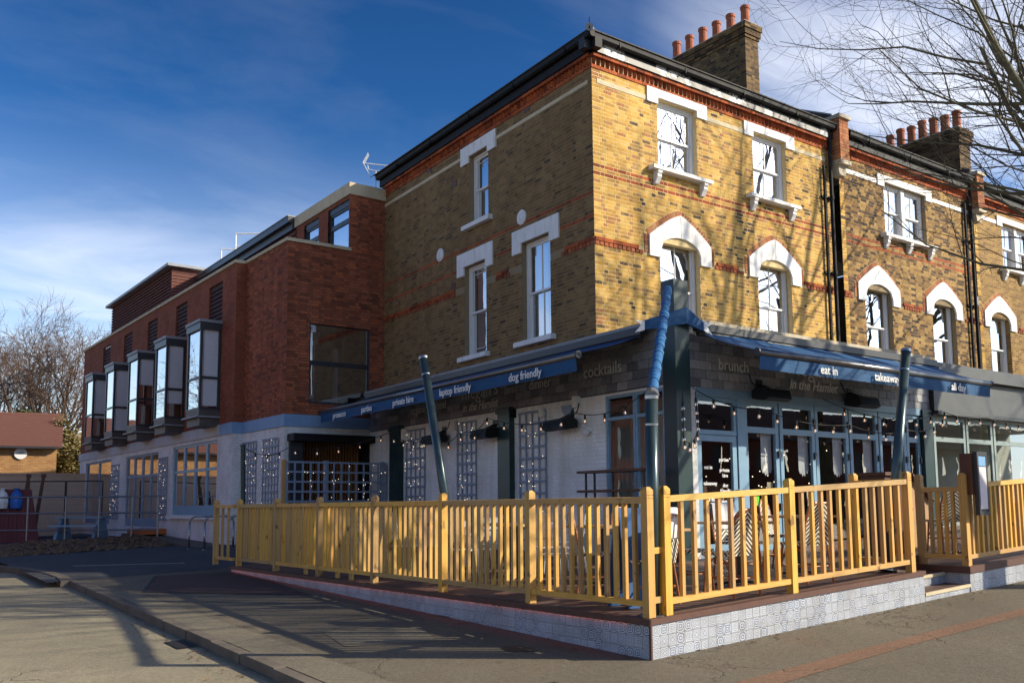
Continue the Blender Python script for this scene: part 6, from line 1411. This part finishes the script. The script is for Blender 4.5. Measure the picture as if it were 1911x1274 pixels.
def make_tree(base, spec, seed, label, bark, twig, name='bare_tree', group=None, lean=None, thick=1, kids=(7, 6, 6, 4), limbs=None, hmin=0):
    """spec: trunk length, trunk radius, limb length; bare winter tree of tapered limbs and twigs"""
    r = random.Random(seed); tl, tr, ll = spec; segs = [[], [], [], [], []]
    e = empty(name, base, label, 'tree', group)
    def grow(p, d, length, rad, lev):
        nseg = (6, 6, 5, 4, 3)[lev]; pts = [p]; rs = [rad]
        for i in range(nseg):
            d = d+np.array([r.gauss(0, 1), r.gauss(0, 1), r.gauss(0, 1)])*(.05, .10, .13, .17, .2)[lev]+Z3*(.05, .05, .06, .05, .03)[lev]
            d = d/np.linalg.norm(d); p = p+d*length/nseg; pts.append(p); rs.append(rad*(1-(.35 if lev == 0 else .8)*(i+1)/nseg))
        for i in range(nseg): segs[lev].append((*pts[i], *pts[i+1], rs[i], rs[i+1]))
        if lev >= 4: return
        n = kids[lev]
        for j in range(n):
            t = (.35 if lev else .55)+(.65 if lev else .45)*(j+r.random())/n
            i = min(int(t*nseg), nseg-1); f = t*nseg-i; q = pts[i]+(pts[i+1]-pts[i])*f; dd = (pts[i+1]-pts[i]); dd = dd/np.linalg.norm(dd)
            a = r.uniform(.45, .95) if lev else r.uniform(.35, .8)
            nd = rot_about(dd, perp(dd, r), a)
            if lev == 0 and limbs: nd = np.array(limbs[j % len(limbs)], float); nd = nd/np.linalg.norm(nd)
            if nd[2] < -.1 and lev < 3: nd[2] *= -.3
            L = (ll, ll*.55, ll*.28, ll*.13)[lev]*r.uniform(.7, 1.15)*(1.15-.45*t)
            rr = rs[i]*(.62 if lev == 0 else .52)*r.uniform(.8, 1.1); grow(q, nd, L, max(rr, .0032*thick), lev+1)
    grow(np.array(base, float), np.array(lean if lean else (0, 0, 1.)), tl, tr, 0)
    tubes('trunk', [(segs[0], 10), (segs[1], 8), (segs[2], 5)], bark, e, True); tubes('crown', [(segs[3], 3), (segs[4], 3)], twig, e, False)
    return e
# street tree whose boughs reach in from the right
make_tree((9.1, -2.5, gz(9.1, -2.5)-.1), (3.8, .27, 7.6), 23, 'bare street tree reaching in over the terrace houses from the right', MT['bark'], MT['twig'], kids=(11, 7, 7, 6),
          limbs=[(-.55, .62, 1.05), (-.62, .75, 1.2), (-.35, .65, 1.2), (-.1, -.4, 1), (-.50, .55, 1.4), (-.42, .85, 1.0), (-.3, .45, 1.5), (.5, -.2, 1), (-.60, .80, .9), (-.7, .5, 1.5), (-.15, .45, 1.5)])
make_tree((17.0, -2.3, gz(14, -2)-.1), (5.6, .42, 11.5), 5, 'taller bare street tree whose shadow falls on the yellow front', MT['bark'], MT['twig'], kids=(9, 6, 5, 3), limbs=[(.05, .1, 1), (-.25, .15, 1), (.25, -.1, 1), (-.4, -.2, 1), (.42, .2, 1), (-.12, -.3, 1), (.15, .35, 1), (-.6, .1, 1), (.6, -.1, 1)])
make_tree((25.5, -2.0, gz(14, -2)-.1), (6.0, .36, 9.5), 9, 'distant bare street tree out beyond the right edge', MT['bark'], MT['twig'], kids=(8, 6, 4, 2))
for i, (x, y, s, l) in enumerate(((6, -29, 31, 'bare tree across the main street mirrored in the upper sashes'), (15, -30, 32, 'bare tree across the main street mirrored in the terrace windows'), (29, -30, 34, 'bare tree across the main street farthest along'))):
    make_tree((x, y, gz(x, y)), (4, .25, 6.5), s, l, MT['bark'], MT['twig'], kids=(8, 6, 4, 2), thick=2, group='trees across the main street')
def ptree(px, py, d, spec, seed, l, kids=(9, 7, 6, 4), lean=None, limbs=None): b = P(px, py, d); b[2] = .3; return make_tree(b, spec, seed, l, MT['barkfar'], MT['twigfar'], thick=4.6, kids=kids, lean=lean, group='bare trees beyond the far house', limbs=limbs)
ptree(66, 930, 64, (3.6, .45, 10.5), 41, 'spreading bare tree behind the far house, right one', kids=(12, 9, 8, 6))
ptree(-22, 930, 72, (4.2, .42, 11), 43, 'spreading bare tree behind the far house, left one', kids=(10, 8, 7, 5))
make_tree(tuple(P(-150, 930, 30)*np.array([1, 1, 0])+np.array([0, 0, .3])), (4.2, .16, 4.6), 45, 'bare budding tree reaching in at the left edge', MT['barkfar'], MT['twigfar'], thick=2, kids=(8, 7, 6, 5))
def leafy(c, rx, ry, rz_, n, size, seed, name, label, mat, cat='bush', group=None, trunk=True):
    r = random.Random(seed); e = empty(name, (c[0], c[1], c[2]-rz_), label, cat, group); mb = MB()
    lumps = [(r.uniform(-.7, .7), r.uniform(-.7, .7), r.uniform(-.7, .8), r.uniform(.3, .6)) for _ in range(14)]
    for i in range(n):
        L = r.choice(lumps); v = np.array([r.gauss(0, 1), r.gauss(0, 1), r.gauss(0, 1)]); v = v/np.linalg.norm(v)*L[3]*r.uniform(.6, 1.05)
        p = np.array([c[0]+rx*(L[0]+v[0]), c[1]+ry*(L[1]+v[1]), c[2]+rz_*(L[2]+v[2])]); a = perp(np.array([0, 0, 1.])+v*.01, r)*size*r.uniform(.6, 1.2); b = perp(a, r)*size*r.uniform(.5, 1)
        mb.quad(p-a, p-b*.6, p+a, p+b*.6)
    mb.build('crown', mat, e)
    if trunk: m2 = MB(); m2.tube((c[0], c[1], c[2]-rz_), (c[0], c[1], c[2]+rz_*.3), .12, .05, 7); m2.build('trunk', MT['barkfar'], e)
q = P(127, 850, 50); leafy((q[0], q[1], 3.3), 1.3, 1.2, 2.6, 9000, .10, 3, 'ivy_hedge', 'tall olive green hedge beside the tan brick house', MT['hedge'], 'hedge')
for i, (px, d, h, l) in enumerate(((18, 56, 7.2, 'dark evergreen behind the far roof, left one'), (62, 57, 6.9, 'dark evergreen behind the far roof, right one'))):
    q = P(px, 900, d); leafy((q[0], q[1], h-2.0), 1.9, 1.5, 2.2, 3500, .16, 7+i, 'evergreen_tree', l, MT['leaf'], 'tree', 'evergreens behind the far roof')
# houses across the streets, mirrored in the glass
def mirror_house(F, L, label, hgt=7.5):
    e = empty('opposite_house', F.p(L/2, 0, -.4), label, 'house'); mb = MB(); hol = [(1.2+2.6*i, 2.4+2.6*i, 1.0+3*j, 2.8+3*j) for i in range(int(L/2.6)-1) for j in (0, 1)]
    mb.sheet(F, 0, L, -.6, hgt, hol); mb.build('wall', MT['mbricktex'], e)
    for h in hol: m2 = MB(); m2.box(F, h[0], h[1], -.25, -.15, h[2], h[3]); m2.build('window', MT['anth'], e); 
    mb = MB(); mb.hexa([F.p(-.3, .4, hgt), F.p(L+.3, .4, hgt), F.p(L+.3, -8, hgt), F.p(-.3, -8, hgt), F.p(-.3, -3.6, hgt+3), F.p(L+.3, -3.6, hgt+3), F.p(L+.3, -4.2, hgt+3), F.p(-.3, -4.2, hgt+3)]); mb.build('roof', MT['tilefar'], e)
mirror_house(Frame((-18, 40), (0, -1), (1, 0)), 30, 'brick terrace across the side street, mirrored in the far shop windows', 6.5)
mirror_house(Frame((150, -33), (-1, 0), (0, 1)), 160, 'brick terrace across the main street, mirrored in the cafe doors', 6.5)
print('objects', len(bpy.data.objects))
